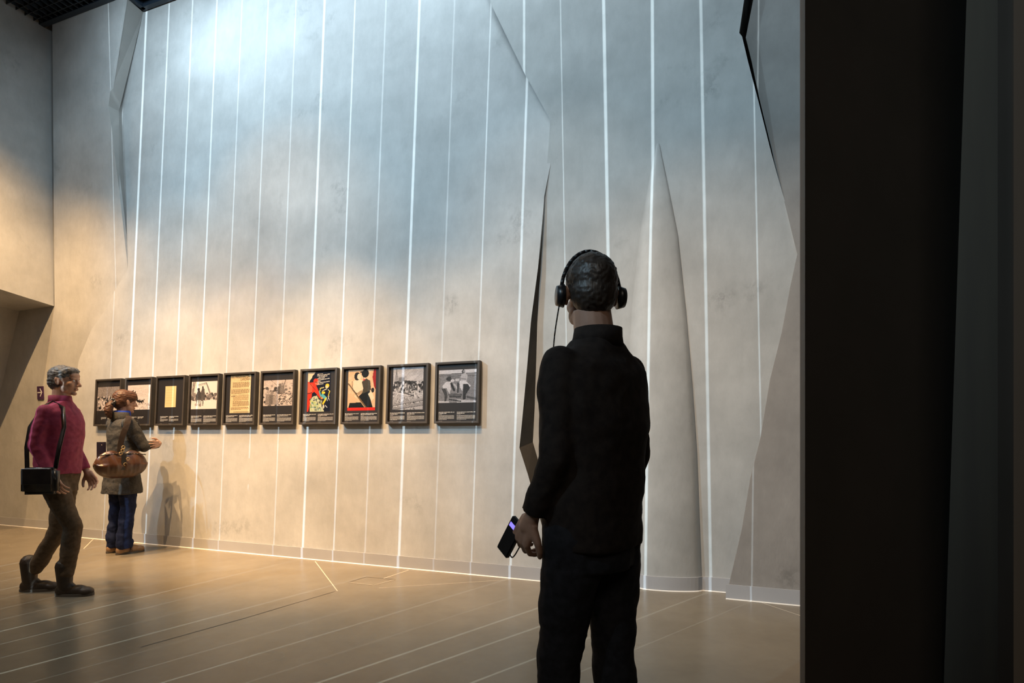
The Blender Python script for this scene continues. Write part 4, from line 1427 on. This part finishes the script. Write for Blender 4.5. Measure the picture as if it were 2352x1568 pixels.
pk, Rp = person('walker in a magenta jacket and dark boots, striding right at the far left', (px_, py_, 0), PR, J, 1.0, False, SKIN)
pk.scale = (PK, PK, PK)
bm = bmesh.new()
loft(bm, [(0, .0, .935, .180, .132), (0, .0, 1.00, .182, .134), (0, .005, 1.12, .176, .132), (0, .012, 1.24, .188, .138), (0, .014, 1.36, .205, .130), (0, .014, 1.42, .203, .108), (0, .014, 1.455, .160, .092), (0, .016, 1.485, .11, .082), (0, .018, 1.515, .072, .072)],
     36, 2.25, True, lambda a, k: 1 + .015 * math.sin(5 * a + k))
for s in ('r', 'l'):
    a, b, c = (Vector(J[q + s]) for q in ('sh_', 'el_', 'wr_'))
    c2 = b.lerp(c, .92)
    chain(bm, [(*a, .062), (*a.lerp(b, .5), .055), (*b, .050), (*b.lerp(c2, .5), .045)], 3)
    add_cone(bm, b.lerp(c2, .5), c2, .045, .040)
jk = fused('jacket', bm, MAGENTA, pk, .008, 4, .010, .17)
bm = bmesh.new()
loft(bm, [(0, .016, 1.485, .086, .080), (0, .014, 1.52, .076, .076), (0, .012, 1.548, .073, .074), (0, .012, 1.550, .066, .066)], 28)
link_mesh('collar', bm, MAGENTA, jk, True)
bm = bmesh.new()
loft(bm, [(0, 0, .80, .165, .115), (0, 0, .96, .168, .118)], 28)
for s in ('r', 'l'):
    hp, kn, an = (Vector(J[q + s]) for q in ('hip_', 'kn_', 'an_'))
    chain(bm, [(*hp, .098), (*hp.lerp(kn, .5), .084), (*kn, .066), (*kn.lerp(an, .5), .060), (*kn.lerp(an, .8), .056)], 3)
fused('trousers', bm, KHAKI, pk, .008, 4, .010, .15)
for s in ('r', 'l'):
    footwear('boot', J['an_' + s], J['yaw_' + s], .275, BOOT, pk, shaft=.16, r=.055)
hd = Vector(J['head'])
bm = bmesh.new()
def hs3(p, r): add_sphere(bm, hd + Rp @ Vector(p), r, Rp, 3)
hs3((0, -.020, .040), (.082, .097, .086)); hs3((0, -.048, -.005), (.075, .066, .08)); hs3((0, .050, .080), (.062, .042, .034))
fused('hair', bm, HAIRG, pk, .005, 1, .006, .02)
hb_ = empty('shoulder_bag', Vector((px_, py_, 0)) + Matrix.Rotation(PR, 3, 'Z') @ (Vector((.235, .02, .90)) * PK), PR)
hb_.scale = (PK, PK, PK)
tag(hb_, 'black shoulder bag at the hip of the walker in magenta', 'bag')
bm = bmesh.new()
add_box(bm, (0, 0, 0), (.09, .24, .20))
bmesh.ops.bevel(bm, geom=bm.edges[:], offset=.025, segments=4, affect='EDGES')
link_mesh('bag_body', bm, BLACKL, hb_, True)
bm = bmesh.new(); add_box(bm, (.048, 0, .035), (.008, .20, .12)); bmesh.ops.bevel(bm, geom=bm.edges[:], offset=.003, segments=1, affect='EDGES'); link_mesh('flap', bm, BLACKL, hb_)
bm = bmesh.new()
ribbon([(0, -.09, .09), (-.01, -.10, .25), (-.03, -.09, .40), (-.10, -.04, .56), (-.16, -.01, .60), (-.12, .08, .55), (-.05, .13, .40), (-.01, .12, .25), (0, .10, .09)], .03)
link_mesh('strap', bm, BLACKL, hb_, True)
